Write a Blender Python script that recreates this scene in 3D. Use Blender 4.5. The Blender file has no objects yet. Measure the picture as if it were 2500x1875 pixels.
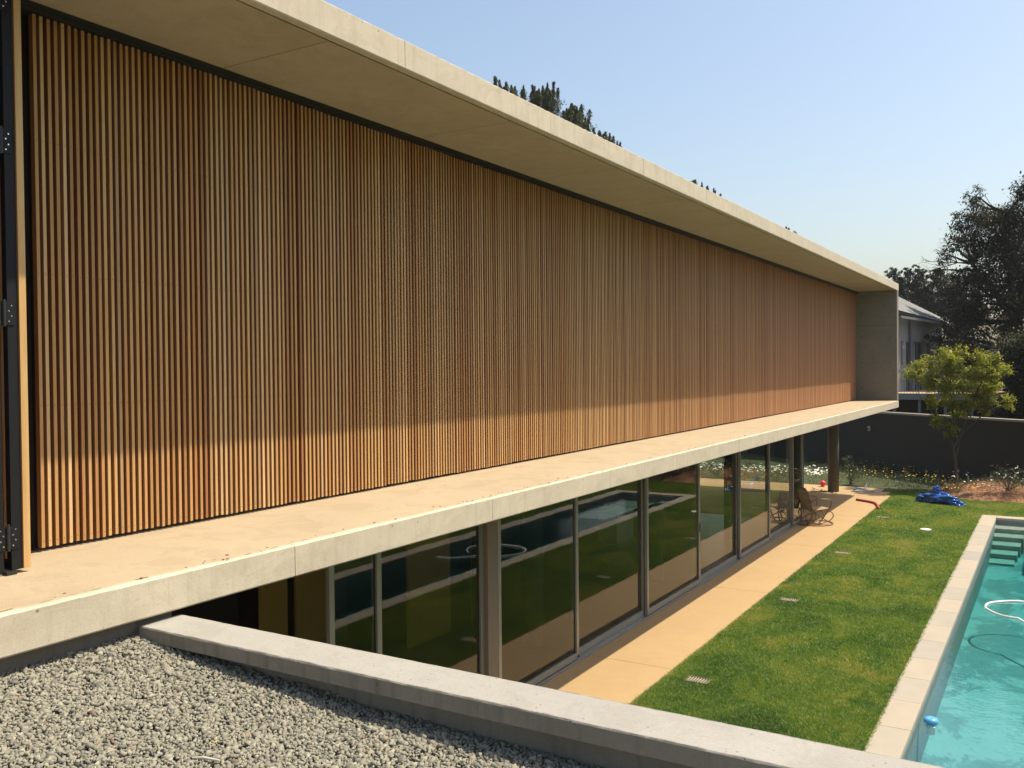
import bpy, math, random
import numpy as np
from mathutils import Matrix, Vector, noise

# ------------------------------------------------------------------ camera, sky, sun, exposure
S = bpy.context.scene
COL = S.collection
E = 4.295                       # eye height above the lawn (metres)
YAW, PITCH, ROLL, FPX = 0.5433, -0.0184, -0.0088, 2208.46
_f = Vector((-math.sin(YAW)*math.cos(PITCH), math.cos(YAW)*math.cos(PITCH), math.sin(PITCH)))
_r = Vector((math.cos(YAW), math.sin(YAW), 0)); _u = _r.cross(_f)
_r2 = _r*math.cos(ROLL)+_u*math.sin(ROLL); _u2 = -_r*math.sin(ROLL)+_u*math.cos(ROLL)
cd = bpy.data.cameras.new('camera'); cam = bpy.data.objects.new('camera', cd); COL.objects.link(cam)
cd.sensor_width = 36; cd.lens = FPX/2500*36; cd.clip_start = 0.05; cd.clip_end = 3000
cam.matrix_world = Matrix(((_r2.x, _u2.x, -_f.x, 0), (_r2.y, _u2.y, -_f.y, 0), (_r2.z, _u2.z, -_f.z, E), (0, 0, 0, 1)))
S.camera = cam

SUN = Vector((1.0, 0.83, 2.4)).normalized()
w = bpy.data.worlds.new('World'); S.world = w; w.use_nodes = True
nt = w.node_tree; bg = nt.nodes['Background']
sky = nt.nodes.new('ShaderNodeTexSky'); sky.sky_type = 'NISHITA'; sky.sun_disc = False
sky.sun_elevation = math.asin(SUN.z); sky.sun_rotation = math.atan2(SUN.x, SUN.y)
sky.air_density = 1.5; sky.dust_density = 10.0; sky.ozone_density = 0.5; sky.altitude = 1500
nt.links.new(sky.outputs[0], bg.inputs[0]); bg.inputs[1].default_value = 0.143
ld = bpy.data.lights.new('sun', 'SUN'); ld.energy = 4.9; ld.angle = math.radians(0.55); ld.color = (1.0, 0.88, 0.71)
sun = bpy.data.objects.new('sun', ld); COL.objects.link(sun); sun.location = (10, 10, 40)
sun.rotation_euler = (-SUN).to_track_quat('-Z', 'Y').to_euler()
S.view_settings.view_transform = 'Standard'; S.view_settings.look = 'None'
S.view_settings.exposure = 0.35; S.view_settings.gamma = 1.0; S.view_settings.use_curve_mapping = False

R = random.Random(7)
NR = np.random.RandomState(11)

# ------------------------------------------------------------------ helpers: objects
def tag(o, label=None, cat=None, group=None, kind=None):
    if label: o['label'] = label
    if cat: o['category'] = cat
    if group: o['group'] = group
    if kind: o['kind'] = kind
    return o

def empty(name, loc=(0, 0, 0), **k):
    o = bpy.data.objects.new(name, None); COL.objects.link(o); o.location = loc; o.empty_display_size = .2
    return tag(o, **k)

def link(name, me, parent=None, loc=(0, 0, 0), **k):
    o = bpy.data.objects.new(name, me); COL.objects.link(o); o.location = loc
    if parent: o.parent = parent
    return tag(o, **k)

class MB:
    """collects vertices and faces into one mesh"""
    def __init__(s): s.v = []; s.f = []; s.m = []
    def add(s, v, f, mi=0):
        b = len(s.v); s.v += [tuple(p) for p in v]; s.f += [tuple(i+b for i in q) for q in f]; s.m += [mi]*len(f)
    def box(s, a, b, mi=0):
        x0, y0, z0 = a; x1, y1, z1 = b
        s.add([(x0,y0,z0),(x1,y0,z0),(x1,y1,z0),(x0,y1,z0),(x0,y0,z1),(x1,y0,z1),(x1,y1,z1),(x0,y1,z1)],
              [(0,3,2,1),(4,5,6,7),(0,1,5,4),(1,2,6,5),(2,3,7,6),(3,0,4,7)], mi)
    def cbox(s, a, b, c, mi=0):
        """box with its vertical edges and top rim chamfered by c"""
        x0, y0, z0 = a; x1, y1, z1 = b
        def ring(i, z): return [(x0+c+i,y0+i,z),(x1-c-i,y0+i,z),(x1-i,y0+c+i,z),(x1-i,y1-c-i,z),(x1-c-i,y1-i,z),(x0+c+i,y1-i,z),(x0+i,y1-c-i,z),(x0+i,y0+c+i,z)]
        v = ring(0, z0)+ring(0, z1-c)+ring(c*.9, z1)
        f = [tuple(range(7, -1, -1)), tuple(range(16, 24))]
        for k in range(2):
            for i in range(8):
                j = (i+1) % 8; f.append((k*8+i, k*8+j, k*8+8+j, k*8+8+i))
        s.add(v, f, mi)
    def tube(s, pts, r, n=8, closed=False, mi=0, caps=True):
        pts = [Vector(p) for p in pts]; N = len(pts)
        rs = r if isinstance(r, (list, tuple)) else [r]*N
        b = len(s.v); up = None
        for i, p in enumerate(pts):
            if closed: t = pts[(i+1) % N]-pts[i-1]
            else: t = pts[min(i+1, N-1)]-pts[max(i-1, 0)]
            t = t.normalized() if t.length > 1e-9 else Vector((0, 0, 1))
            if up is None: up = Vector((0, 0, 1)) if abs(t.z) < .9 else Vector((1, 0, 0))
            up = (up-t*up.dot(t))
            if up.length < 1e-6: up = t.orthogonal()
            up.normalize(); sd = t.cross(up)
            for k in range(n):
                a = 2*math.pi*k/n; q = p+(up*math.cos(a)+sd*math.sin(a))*rs[i]; s.v.append(tuple(q))
        rng = N if closed else N-1
        for i in range(rng):
            for k in range(n):
                a = b+i*n; c = b+((i+1) % N)*n; s.f.append((a+k, a+(k+1) % n, c+(k+1) % n, c+k)); s.m.append(mi)
        if caps and not closed:
            s.f.append(tuple(b+k for k in range(n))[::-1]); s.m.append(mi)
            s.f.append(tuple(b+(N-1)*n+k for k in range(n))); s.m.append(mi)
    def lathe(s, prof, c=(0, 0, 0), n=24, mi=0):
        b = len(s.v)
        for r_, z in prof:
            for k in range(n):
                a = 2*math.pi*k/n; s.v.append((c[0]+r_*math.cos(a), c[1]+r_*math.sin(a), c[2]+z))
        for i in range(len(prof)-1):
            for k in range(n):
                s.f.append((b+i*n+k, b+i*n+(k+1) % n, b+(i+1)*n+(k+1) % n, b+(i+1)*n+k)); s.m.append(mi)
        s.f.append(tuple(b+k for k in range(n))[::-1]); s.m.append(mi)
        s.f.append(tuple(b+(len(prof)-1)*n+k for k in range(n))); s.m.append(mi)
    def mesh(s, name, mats, smooth=False):
        me = bpy.data.meshes.new(name); me.from_pydata(s.v, [], s.f)
        for m in (mats if isinstance(mats, (list, tuple)) else [mats]): me.materials.append(m)
        if any(s.m): me.polygons.foreach_set('material_index', s.m)
        if smooth: me.polygons.foreach_set('use_smooth', [True]*len(s.f))
        me.validate(); me.update(); return me
    def build(s, name, mats, parent=None, loc=(0, 0, 0), smooth=False, **k):
        return link(name, s.mesh(name, mats, smooth), parent, loc, **k)

def np_mesh(name, V, F, mat, smooth=False):
    """fast mesh from numpy arrays: V (n,3), F (m,k)"""
    me = bpy.data.meshes.new(name); k = F.shape[1]
    me.vertices.add(len(V)); me.vertices.foreach_set('co', V.astype(np.float32).ravel())
    me.loops.add(F.size); me.loops.foreach_set('vertex_index', F.astype(np.int32).ravel())
    me.polygons.add(len(F)); me.polygons.foreach_set('loop_start', np.arange(0, F.size, k, dtype=np.int32))
    me.polygons.foreach_set('loop_total', np.full(len(F), k, dtype=np.int32))
    if smooth: me.polygons.foreach_set('use_smooth', np.ones(len(F), dtype=bool))
    me.materials.append(mat); me.update(calc_edges=True); return me

def box(name, a, b, mat, parent=None, c=0, **k):
    m = MB(); (m.cbox(a, b, c) if c else m.box(a, b)); return m.build(name, mat, parent, **k)

# ------------------------------------------------------------------ helpers: materials
def new_mat(name):
    m = bpy.data.materials.new(name); m.use_nodes = True
    t = m.node_tree; t.nodes.clear()
    out = t.nodes.new('ShaderNodeOutputMaterial'); p = t.nodes.new('ShaderNodeBsdfPrincipled')
    t.links.new(p.outputs[0], out.inputs[0]); return m, t, p, out

class N:
    def __init__(s, t): s.t = t
    def n(s, k, ins=None, **a):
        x = s.t.nodes.new('ShaderNode'+k)
        for q, v in a.items(): setattr(x, q, v)
        for q, v in (ins or {}).items():
            if isinstance(v, bpy.types.NodeSocket): s.t.links.new(v, x.inputs[q])
            else: x.inputs[q].default_value = v
        return x
    def pos(s): return s.n('NewGeometry').outputs['Position']
    def map(s, vec, sc): return s.n('Mapping', {'Vector': vec, 'Scale': sc}).outputs[0]
    def noise(s, vec, scale, detail=4, rough=.55, dist=0): return s.n('TexNoise', {'Vector': vec, 'Scale': scale, 'Detail': detail, 'Roughness': rough, 'Distortion': dist}).outputs['Fac']
    def ramp(s, fac, stops, interp='LINEAR'):
        r = s.n('ValToRGB', {'Fac': fac}); cr = r.color_ramp; cr.interpolation = interp
        while len(cr.elements) < len(stops): cr.elements.new(.5)
        for e, (p, c) in zip(cr.elements, stops):
            e.position = p; e.color = (c[0], c[1], c[2], 1) if isinstance(c, (tuple, list)) else (c, c, c, 1)
        return r.outputs['Color']
    def mix(s, fac, a, b, mode='MIX'):
        x = s.n('MixRGB', blend_type=mode)
        for q, v in ((0, fac), (1, a), (2, b)):
            if isinstance(v, bpy.types.NodeSocket): s.t.links.new(v, x.inputs[q])
            elif isinstance(v, (tuple, list)): x.inputs[q].default_value = (v[0], v[1], v[2], 1)
            else: x.inputs[q].default_value = v
        return x.outputs[0]
    def math(s, op, a, b=0.5, c=None, clamp=False):
        x = s.n('Math', operation=op, use_clamp=clamp)
        for q, v in enumerate((a, b, c)):
            if v is None: continue
            if isinstance(v, bpy.types.NodeSocket): s.t.links.new(v, x.inputs[q])
            else: x.inputs[q].default_value = v
        return x.outputs[0]
    def bump(s, h, strength=.3, dist=.01): return s.n('Bump', {'Height': h, 'Strength': strength, 'Distance': dist}).outputs[0]

def setp(t, p, **k):
    names = {'color': 'Base Color', 'rough': 'Roughness', 'metal': 'Metallic', 'normal': 'Normal', 'ior': 'IOR', 'spec': 'Specular IOR Level'}
    for q, v in k.items():
        s = p.inputs[names[q]]
        if isinstance(v, bpy.types.NodeSocket): t.links.new(v, s)
        elif isinstance(v, (tuple, list)): s.default_value = (v[0], v[1], v[2], 1)
        else: s.default_value = v

def concrete(name, c, dark=.72, pores=1.0, streak=0.0, rough=.8, stain=(.5, .45, .38), stain_amt=.35, bump=.35, blotch=.30):
    m, t, p, o = new_mat(name); g = N(t); P = g.pos()
    big = g.noise(P, .9, 6, .62); mid = g.noise(P, 6, 5, .6); fine = g.noise(P, 70, 3, .6)
    col = g.mix(g.ramp(big, [(.32, 0), (.68, 1)]), tuple(x*dark for x in c), c)
    col = g.mix(g.math('MULTIPLY', g.ramp(mid, [(.45, 0), (.72, 1)]), stain_amt), col, tuple(a*b for a, b in zip(c, stain)))
    col = g.mix(.35, col, g.mix(fine, tuple(x*.7 for x in c), tuple(min(1, x*1.25) for x in c)))
    if streak:
        st = g.noise(g.map(P, (5, 5, .35)), 3.0, 4, .6)
        col = g.mix(g.math('MULTIPLY', g.ramp(st, [(.5, 0), (.72, 1)]), streak), col, tuple(x*.42 for x in c))
    # smeared blotches with a soft border, and fine dirt specks
    sm = g.noise(g.map(P, (1, 1, 1.6)), 2.3, 7, .7, 1.1)
    col = g.mix(g.math('MULTIPLY', g.ramp(sm, [(.50, 0), (.585, 1)]), blotch), col, tuple(a*b for a, b in zip(c, (.70, .67, .62))))
    sp = g.noise(P, 34, 3, .75)
    col = g.mix(g.math('MULTIPLY', g.ramp(sp, [(.60, 0), (.70, 1)]), blotch*1.1), col, tuple(x*.45 for x in c))
    h = g.math('ADD', g.math('MULTIPLY', mid, .5), g.math('MULTIPLY', fine, .35))
    if pores:
        vo = g.n('TexVoronoi', {'Vector': P, 'Scale': 26.0, 'Randomness': 1.0}); d = vo.outputs['Distance']
        sel = g.ramp(g.n('SeparateColor', {0: vo.outputs['Color']}).outputs[0], [(.80, 0), (.82, 1)], 'LINEAR')
        pr = g.math('MULTIPLY', g.ramp(d, [(.10, 1), (.17, 0)]), sel)
        col = g.mix(g.math('MULTIPLY', pr, .62*pores), col, tuple(x*.3 for x in c))
        v2 = g.n('TexVoronoi', {'Vector': P, 'Scale': 7.5, 'Randomness': 1.0}); s2 = g.ramp(g.n('SeparateColor', {0: v2.outputs['Color']}).outputs[2], [(.62, 0), (.64, 1)])
        p2 = g.math('MULTIPLY', g.ramp(v2.outputs['Distance'], [(.05, 1), (.085, 0)]), s2)
        col = g.mix(g.math('MULTIPLY', p2, .75*pores), col, tuple(x*.22 for x in c))
        h = g.math('SUBTRACT', h, g.math('MULTIPLY', pr, 1.2))
    setp(t, p, color=col, rough=rough, normal=g.bump(h, bump, .008)); return m

def simple(name, c, rough=.6, metal=0, var=.12, scale=8, bump=.1, spec=None):
    m, t, p, o = new_mat(name); g = N(t); P = g.n('TexCoord').outputs['Object']
    n1 = g.noise(P, scale, 4, .6)
    col = g.mix(n1, tuple(x*(1-var) for x in c), tuple(min(1, x*(1+var)) for x in c))
    setp(t, p, color=col, rough=rough, metal=metal, normal=g.bump(n1, bump, .004))
    if spec is not None: p.inputs['Specular IOR Level'].default_value = spec
    return m

def leaf_mat(name, stops, trans=.35, rough=.55, patch=.6):
    """leaves: colour varies from leaf to leaf and from clump to clump, light shines through"""
    m, t, p, o = new_mat(name); g = N(t)
    ge = g.n('NewGeometry'); rnd = ge.outputs['Random Per Island']; P = ge.outputs['Position']
    cl = g.noise(P, patch, 3, .6)
    fac = g.math('ADD', g.math('MULTIPLY', rnd, .55), g.math('MULTIPLY', g.ramp(cl, [(.3, 0), (.7, 1)]), .45))
    col = g.ramp(fac, stops)
    setp(t, p, color=col, rough=rough); p.inputs['Specular IOR Level'].default_value = .35
    tr = g.n('BsdfTranslucent', {'Color': g.mix(1, col, (1.0, 1.0, .45), 'MULTIPLY')})
    mx = g.n('MixShader', {0: trans, 1: p.outputs[0], 2: tr.outputs[0]})
    t.links.new(mx.outputs[0], o.inputs[0]); return m

def wood_mat(name, stops, end=0.0):
    m, t, p, o = new_mat(name); g = N(t)
    ge = g.n('NewGeometry'); P = ge.outputs['Position']
    rnd = g.math('FRACT', g.math('ADD', ge.outputs['Random Per Island'], g.n('ObjectInfo').outputs['Random']))
    base = g.ramp(rnd, stops)
    lowv = g.noise(g.map(P, (3, 20, .7)), 1.0, 4, .6)
    base = g.mix(g.ramp(lowv, [(.35, 0), (.7, .55)]), base, g.mix(1, base, (.80, .62, .45), 'MULTIPLY'))
    grain = g.noise(g.map(P, (90, 90, 2.5)), 1.6, 5, .65, 1.2)
    col = g.mix(g.ramp(grain, [(.35, 0), (.72, .42)]), base, g.mix(1, base, (.52, .40, .30), 'MULTIPLY'))
    kn = g.n('TexVoronoi', {'Vector': g.map(P, (1, 19.8, 1.1)), 'Scale': 1.0, 'Randomness': 1.0})
    ks = g.ramp(g.n('SeparateColor', {0: kn.outputs['Color']}).outputs[1], [(.86, 0), (.88, 1)])
    kf = g.math('MULTIPLY', g.ramp(kn.outputs['Distance'], [(.015, 1), (.09, 0)]), ks)
    col = g.mix(g.math('MULTIPLY', kf, .7), col, (.05, .022, .012))
    # the timber colour turns redder and paler towards the farther panels
    yy = g.n('SeparateXYZ', {0: P}).outputs[1]; bt = g.n('MapRange', {0: yy, 1: 11.0, 2: 22.0, 3: 0.0, 4: 1.0}).outputs[0]
    col = g.mix(bt, col, g.mix(.25, g.mix(1, col, (1.0, .84, .84), 'MULTIPLY'), (.50, .30, .19)))
    # shade between slats painted in: side faces get a darker, redder colour
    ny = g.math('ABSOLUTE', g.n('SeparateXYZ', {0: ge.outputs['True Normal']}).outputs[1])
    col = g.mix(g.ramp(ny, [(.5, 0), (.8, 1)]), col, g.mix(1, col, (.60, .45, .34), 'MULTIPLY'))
    setp(t, p, color=col, rough=.62, normal=g.bump(grain, .25, .003)); return m

M = {}
M['slab'] = concrete('concrete_slab', (.60, .53, .39), streak=.22, stain_amt=.28, dark=.82, blotch=.30)
M['topping'] = concrete('concrete_topping', (.43, .345, .225), dark=.90, pores=.25, stain=(.86, .8, .72), stain_amt=.3, bump=.3)
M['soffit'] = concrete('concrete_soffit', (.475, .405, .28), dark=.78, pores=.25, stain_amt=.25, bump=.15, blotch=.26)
M['endwall'] = concrete('concrete_end_wall', (.235, .215, .17), dark=.75, pores=.3, stain_amt=.3)
M['coping'] = concrete('concrete_parapet', (.345, .335, .295), dark=.86, pores=.35, streak=.0, stain=(.6, .6, .6), stain_amt=.4, bump=.6)
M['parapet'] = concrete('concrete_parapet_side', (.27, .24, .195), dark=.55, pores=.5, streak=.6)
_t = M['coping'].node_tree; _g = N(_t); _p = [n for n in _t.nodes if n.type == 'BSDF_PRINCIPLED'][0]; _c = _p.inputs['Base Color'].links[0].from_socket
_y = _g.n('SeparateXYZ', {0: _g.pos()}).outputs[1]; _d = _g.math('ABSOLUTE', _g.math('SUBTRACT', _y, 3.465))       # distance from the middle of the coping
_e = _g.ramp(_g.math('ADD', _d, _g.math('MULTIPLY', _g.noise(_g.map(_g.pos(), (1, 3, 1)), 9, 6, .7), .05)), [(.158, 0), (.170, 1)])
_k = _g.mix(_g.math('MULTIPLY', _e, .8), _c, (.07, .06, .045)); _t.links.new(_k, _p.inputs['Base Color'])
M['column'] = concrete('concrete_column', (.12, .112, .092), dark=.7, pores=.6, streak=.3)
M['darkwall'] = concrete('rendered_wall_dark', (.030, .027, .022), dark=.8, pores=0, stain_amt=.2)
M['path'] = concrete('path_concrete', (.43, .293, .142), dark=.90, pores=0, stain=(.8, .74, .65), stain_amt=.35, bump=.2, blotch=.12)
M['pathedge'] = concrete('path_edge', (.26, .165, .095), dark=.7, pores=0)
M['copingstone'] = None
M['steel'] = simple('black_steel', (.010, .011, .013), .6, 0, spec=.25)
M['track'] = simple('dark_track', (.035, .038, .034), .5, .4)
M['alu'] = simple('grey_aluminium', (.36, .36, .34), .42, .55, var=.06)
M['alud'] = simple('dark_gasket', (.03, .03, .028), .5)  # even dark tone for gaskets, handles and roller caps
M['post'] = simple('brown_post', (.20, .165, .125), .6)
M['screw'] = simple('steel_screw', (.75, .75, .72), .25, .9)
M['white'] = simple('white_plastic', (.8, .8, .78), .4)
M['ochre'] = simple('ochre_panel', (.62, .41, .11), .6, scale=3)
M['inwall'] = simple('interior_wall', (.16, .15, .13), .8)
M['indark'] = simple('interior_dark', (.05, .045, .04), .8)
M['infloor'] = simple('interior_floor', (.30, .24, .17), .35)
WST = [(0, (0.456, 0.250, 0.086)), (.12, (0.657, 0.441, 0.180)), (.25, (0.530, 0.304, 0.115)), (.38, (0.742, 0.519, 0.238)), (.5, (0.424, 0.221, 0.078)), (.62, (0.615, 0.392, 0.156)), (.74, (0.466, 0.314, 0.156)), (.86, (0.763, 0.549, 0.271)), (.94, (0.360, 0.162, 0.057)), (1, (0.551, 0.294, 0.107))]
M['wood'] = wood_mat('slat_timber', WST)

# coping stones of the pool: each stone its own tone
def _stone():
    m, t, p, o = new_mat('pool_coping_stone'); g = N(t); P = g.pos(); r = g.n('ObjectInfo').outputs['Random']
    c = g.ramp(r, [(0, (.31, .29, .235)), (.35, (.38, .34, .26)), (.6, (.42, .355, .255)), (.8, (.34, .315, .265)), (1, (.29, .27, .235))])
    n1 = g.noise(P, 3, 5, .6); n2 = g.noise(P, 45, 3, .6)
    c = g.mix(g.ramp(n1, [(.4, 0), (.75, .35)]), c, g.mix(1, c, (.72, .7, .68), 'MULTIPLY'))
    setp(t, p, color=g.mix(.2, c, g.mix(n2, (.2, .18, .15), (.42, .38, .31))), rough=.75, normal=g.bump(n2, .15, .004)); return m
M['stone'] = _stone()

def _gravel():
    m, t, p, o = new_mat('crushed_stone'); g = N(t); ge = g.n('NewGeometry'); r = ge.outputs['Random Per Island']
    c = g.ramp(r, [(0, (0.143, 0.144, 0.115)), (.12, (0.212, 0.204, 0.159)), (.3, (0.292, 0.277, 0.211)), (.5, (0.230, 0.223, 0.179)), (.68, (0.348, 0.331, 0.248)), (.85, (0.267, 0.258, 0.202)), (.955, (0.410, 0.395, 0.306)), (.975, (0.249, 0.185, 0.115)), (1, (0.068, 0.070, 0.069))])
    n2 = g.noise(ge.outputs['Position'], 120, 3, .6)
    setp(t, p, color=g.mix(g.math('MULTIPLY', n2, .45), c, g.mix(1, c, (.55, .53, .5), 'MULTIPLY')), rough=.9); return m
M['gravel'] = _gravel()

def _glass(name, tint, boost):
    """a pane: transparent, mirrored more and more at grazing angles (both faces of the pane counted)"""
    m, t, p, o = new_mat(name); t.nodes.remove(p); g = N(t)
    wv = g.bump(g.noise(g.pos(), 1.1, 2, .5), .10, .012); fr = g.n('Fresnel', {'IOR': boost}); gl = g.n('BsdfGlossy', {'Roughness': 0.0, 'Color': (.95, .97, .95, 1), 'Normal': wv})
    tr = g.n('BsdfTransparent', {'Color': (*tint, 1)})
    mx = g.n('MixShader', {0: fr.outputs[0], 1: tr.outputs[0], 2: gl.outputs[0]}); t.links.new(mx.outputs[0], o.inputs[0]); return m
M['glass'] = _glass('window_glass', (.62, .66, .58), 1.62)

def _water():
    m, t, p, o = new_mat('pool_water'); t.nodes.remove(p); g = N(t); P = g.pos()
    n1 = g.noise(g.map(P, (1, 1.2, 1)), 5, 3, .55); n2 = g.noise(P, 16, 2, .5)
    d = g.n('VectorMath', {0: P, 1: (-.95, 16.2, 4.1)}, operation='DISTANCE').outputs['Value']
    ring = g.math('MULTIPLY', g.math('SINE', g.math('MULTIPLY', d, 70)), g.ramp(d, [(.0, 1), (.75, 0)]))
    h = g.math('ADD', g.math('ADD', g.math('MULTIPLY', n1, 1.0), g.math('MULTIPLY', n2, .25)), g.math('MULTIPLY', ring, .05))
    b = g.bump(h, .09, .05)
    fr = g.n('Fresnel', {'IOR': 1.36, 'Normal': b}); gl = g.n('BsdfGlossy', {'Roughness': .03, 'Color': (1, 1, 1, 1), 'Normal': b})
    tr = g.n('BsdfTransparent', {'Color': (.98, .99, .99, 1)}); va = g.n('VolumeAbsorption', {'Color': (.06, .86, .83, 1), 'Density': .50}); t.links.new(va.outputs[0], o.inputs['Volume'])
    mx = g.n('MixShader', {0: fr.outputs[0], 1: tr.outputs[0], 2: gl.outputs[0]}); t.links.new(mx.outputs[0], o.inputs[0]); return m
M['water'] = _water()

def _poolfloor():
    m, t, p, o = new_mat('pool_plaster'); g = N(t); P = g.pos()
    n1 = g.noise(g.map(P, (1.4, .8, 1)), .9, 7, .68, .9); n2 = g.noise(P, 9, 4, .6)
    f = g.ramp(g.math('ADD', n1, g.math('MULTIPLY', n2, .16)), [(.56, 0), (.61, 1)])
    c = g.mix(f, (.21, .31, .325), (.095, .175, .195))
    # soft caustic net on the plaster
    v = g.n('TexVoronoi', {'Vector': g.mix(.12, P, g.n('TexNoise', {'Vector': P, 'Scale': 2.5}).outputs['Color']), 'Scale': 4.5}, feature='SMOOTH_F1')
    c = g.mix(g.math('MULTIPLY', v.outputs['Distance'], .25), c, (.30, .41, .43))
    setp(t, p, color=c, rough=.7); return m
M['plaster'] = _poolfloor()
M['step'] = simple('pool_step_plaster', (.36, .36, .32), .6)
M['pooldark'] = simple('pool_wall_plaster', (.15, .19, .20), .6, scale=5)

def _soil(name, a, b, sc=6):
    m, t, p, o = new_mat(name); g = N(t); P = g.pos(); n1 = g.noise(P, sc, 7, .7); n2 = g.noise(P, sc*9, 3, .6)
    setp(t, p, color=g.mix(n2, g.mix(n1, a, b), a), rough=.95, normal=g.bump(n2, .8, .03)); return m
M['soil'] = _soil('red_mulch', (.26, .13, .065), (.50, .29, .16))
M['lawnbase'] = _soil('lawn_soil', (.055, .085, .02), (.11, .135, .035))
M['far'] = _soil('far_ground', (.05, .07, .02), (.10, .10, .04), 1)

def _grass():
    m, t, p, o = new_mat('grass_blades'); g = N(t); ge = g.n('NewGeometry'); r = ge.outputs['Random Per Island']; P = ge.outputs['Position']
    a = g.noise(g.map(P, (1, .75, 1)), 1.15, 5, .6, .5); b = g.noise(P, .45, 3, .55)
    a2 = g.noise(P, 7, 4, .65); f = g.math('ADD', g.math('ADD', g.math('MULTIPLY', a, .75), g.math('MULTIPLY', b, .35)), g.math('MULTIPLY', g.math('SUBTRACT', a2, .5), .30))
    c = g.ramp(f, [(.36, (.050, .135, .016)), (.47, (.100, .215, .024)), (.57, (.19, .29, .036)), (.66, (.31, .34, .058)), (.74, (.43, .38, .13))])
    c = g.mix(g.ramp(r, [(0, .85), (.5, 0), (1, 0)]), c, g.mix(1, c, (.35, .5, .4), 'MULTIPLY'))
    c = g.mix(g.ramp(r, [(.86, 0), (.93, .9)]), c, (.55, .56, .26))
    setp(t, p, color=c, rough=.5); p.inputs['Specular IOR Level'].default_value = .3
    tr = g.n('BsdfTranslucent', {'Color': g.mix(1, c, (1.1, 1.1, .5), 'MULTIPLY')})
    mx = g.n('MixShader', {0: .42, 1: p.outputs[0], 2: tr.outputs[0]}); t.links.new(mx.outputs[0], o.inputs[0]); return m
M['grass'] = _grass()
M['bark'] = simple('bark_grey', (.085, .07, .055), .9, scale=20, bump=.5)
M['barkd'] = simple('bark_dark', (.045, .038, .032), .9, scale=20, bump=.5)
M['leaf_lime'] = leaf_mat('leaf_lime', [(0, (0.135, 0.171, 0.025)), (.4, (0.249, 0.292, 0.040)), (.75, (0.406, 0.385, 0.050)), (1, (0.563, 0.458, 0.079))], .42, patch=1.2)
M['leaf_dark'] = leaf_mat('leaf_dark', [(0, (0.019, 0.023, 0.012)), (.5, (0.039, 0.044, 0.019)), (.85, (0.061, 0.066, 0.028)), (1, (0.088, 0.088, 0.039))], .25, patch=.35)
M['leaf_pine'] = leaf_mat('leaf_pine', [(0, (0.022, 0.032, 0.021)), (.6, (0.041, 0.054, 0.032)), (1, (0.060, 0.071, 0.041))], .15, patch=.4)
M['leaf_conifer'] = leaf_mat('leaf_conifer', [(0, (0.036, 0.048, 0.016)), (.6, (0.072, 0.088, 0.032)), (1, (0.112, 0.120, 0.048))], .25, patch=.5)
M['leaf_bed'] = leaf_mat('leaf_bed', [(0, (0.015, 0.030, 0.007)), (.5, (0.041, 0.064, 0.015)), (1, (0.098, 0.112, 0.030))], .3, patch=2)
M['dry'] = leaf_mat('dry_leaf', [(0, (.20, .10, .05)), (.5, (.33, .19, .10)), (1, (.48, .33, .20))], .2, patch=3)
M['petal_w'] = simple('petal_white', (.82, .80, .72), .6)
M['petal_y'] = simple('petal_yellow', (.80, .52, .06), .6)
M['petal_o'] = simple('petal_orange', (.75, .26, .03), .6)

# ------------------------------------------------------------------ ground, path, lawn sheet
def sheet(name, quads, mat, parent=None, **k):
    m = MB()
    for x0, y0, x1, y1, z in quads: m.add([(x0,y0,z),(x1,y0,z),(x1,y1,z),(x0,y1,z)], [(0,1,2,3)])
    return m.build(name, mat, parent, **k)
PX0, PX1, PY0, PY1 = -1.47, .62, 5.0, 28.32      # water of the pool
sheet('ground', [(-69,-29,-14,129,-.03),(-14,-29,PX0-.3,PY0,-.03),(-14,PY0,PX0-.3,129,-.03),(PX0-.3,-29,PX1+.3,PY0-.3,-.03),(PX0-.3,PY1+.3,PX1+.3,129,-.03),(PX1+.3,-29,44,129,-.03)], M['far'], kind='structure')
sheet('lawn_soil', [(-4.6,4,PX0-.35,31.9,-.006),(PX0-.35,PY1+.3,9,31.6,-.006),(PX1+.35,4,9,31.9,-.006),(-4.6,4,PX1+.3,PY0-.3,-.006)], M['lawnbase'], kind='structure')
path = empty('garden_path', (-6, 20, 0), kind='structure')
ys = [-1.0, 2.2, 7.1, 12.02, 16.95, 21.87, 26.75, 30.4, 32.35]
for a, b in zip(ys, ys[1:]):
    m = MB(); m.cbox((-14, a+.004, -.10), (-4.66, b-.004, .012), .004); m.build('paving_slab', M['path'], None).parent = path
for o in list(path.children): o.location = (6, -20, 0)
m = MB()
for i in range(116):
    y = 3.5+i*.25; e = .006*math.sin(i*2.1)+.004*math.sin(i*5.3)
    m.add([(-4.662,y,.006),(-4.60+e,y,.004),(-4.60+e,y+.25,.004),(-4.662,y+.25,.006)], [(0,1,2,3)])
o = m.build('edge_strip', M['pathedge'], path); o.location = (6, -20, 0)
sheet('rear_path', [(-14,32.36,-5.1,33.3,-.004)], M['path'], kind='structure')

# ------------------------------------------------------------------ the long house
house = empty('long_house', (-6, 18, 0), label='long two storey concrete house with a timber slat screen above a wall of sliding glass', cat='house')
HO = Vector((6, -18, 0))
def hp(o, parent=house):
    o.parent = parent
    if parent is house: o.location = o.location+HO
    return o

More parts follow.
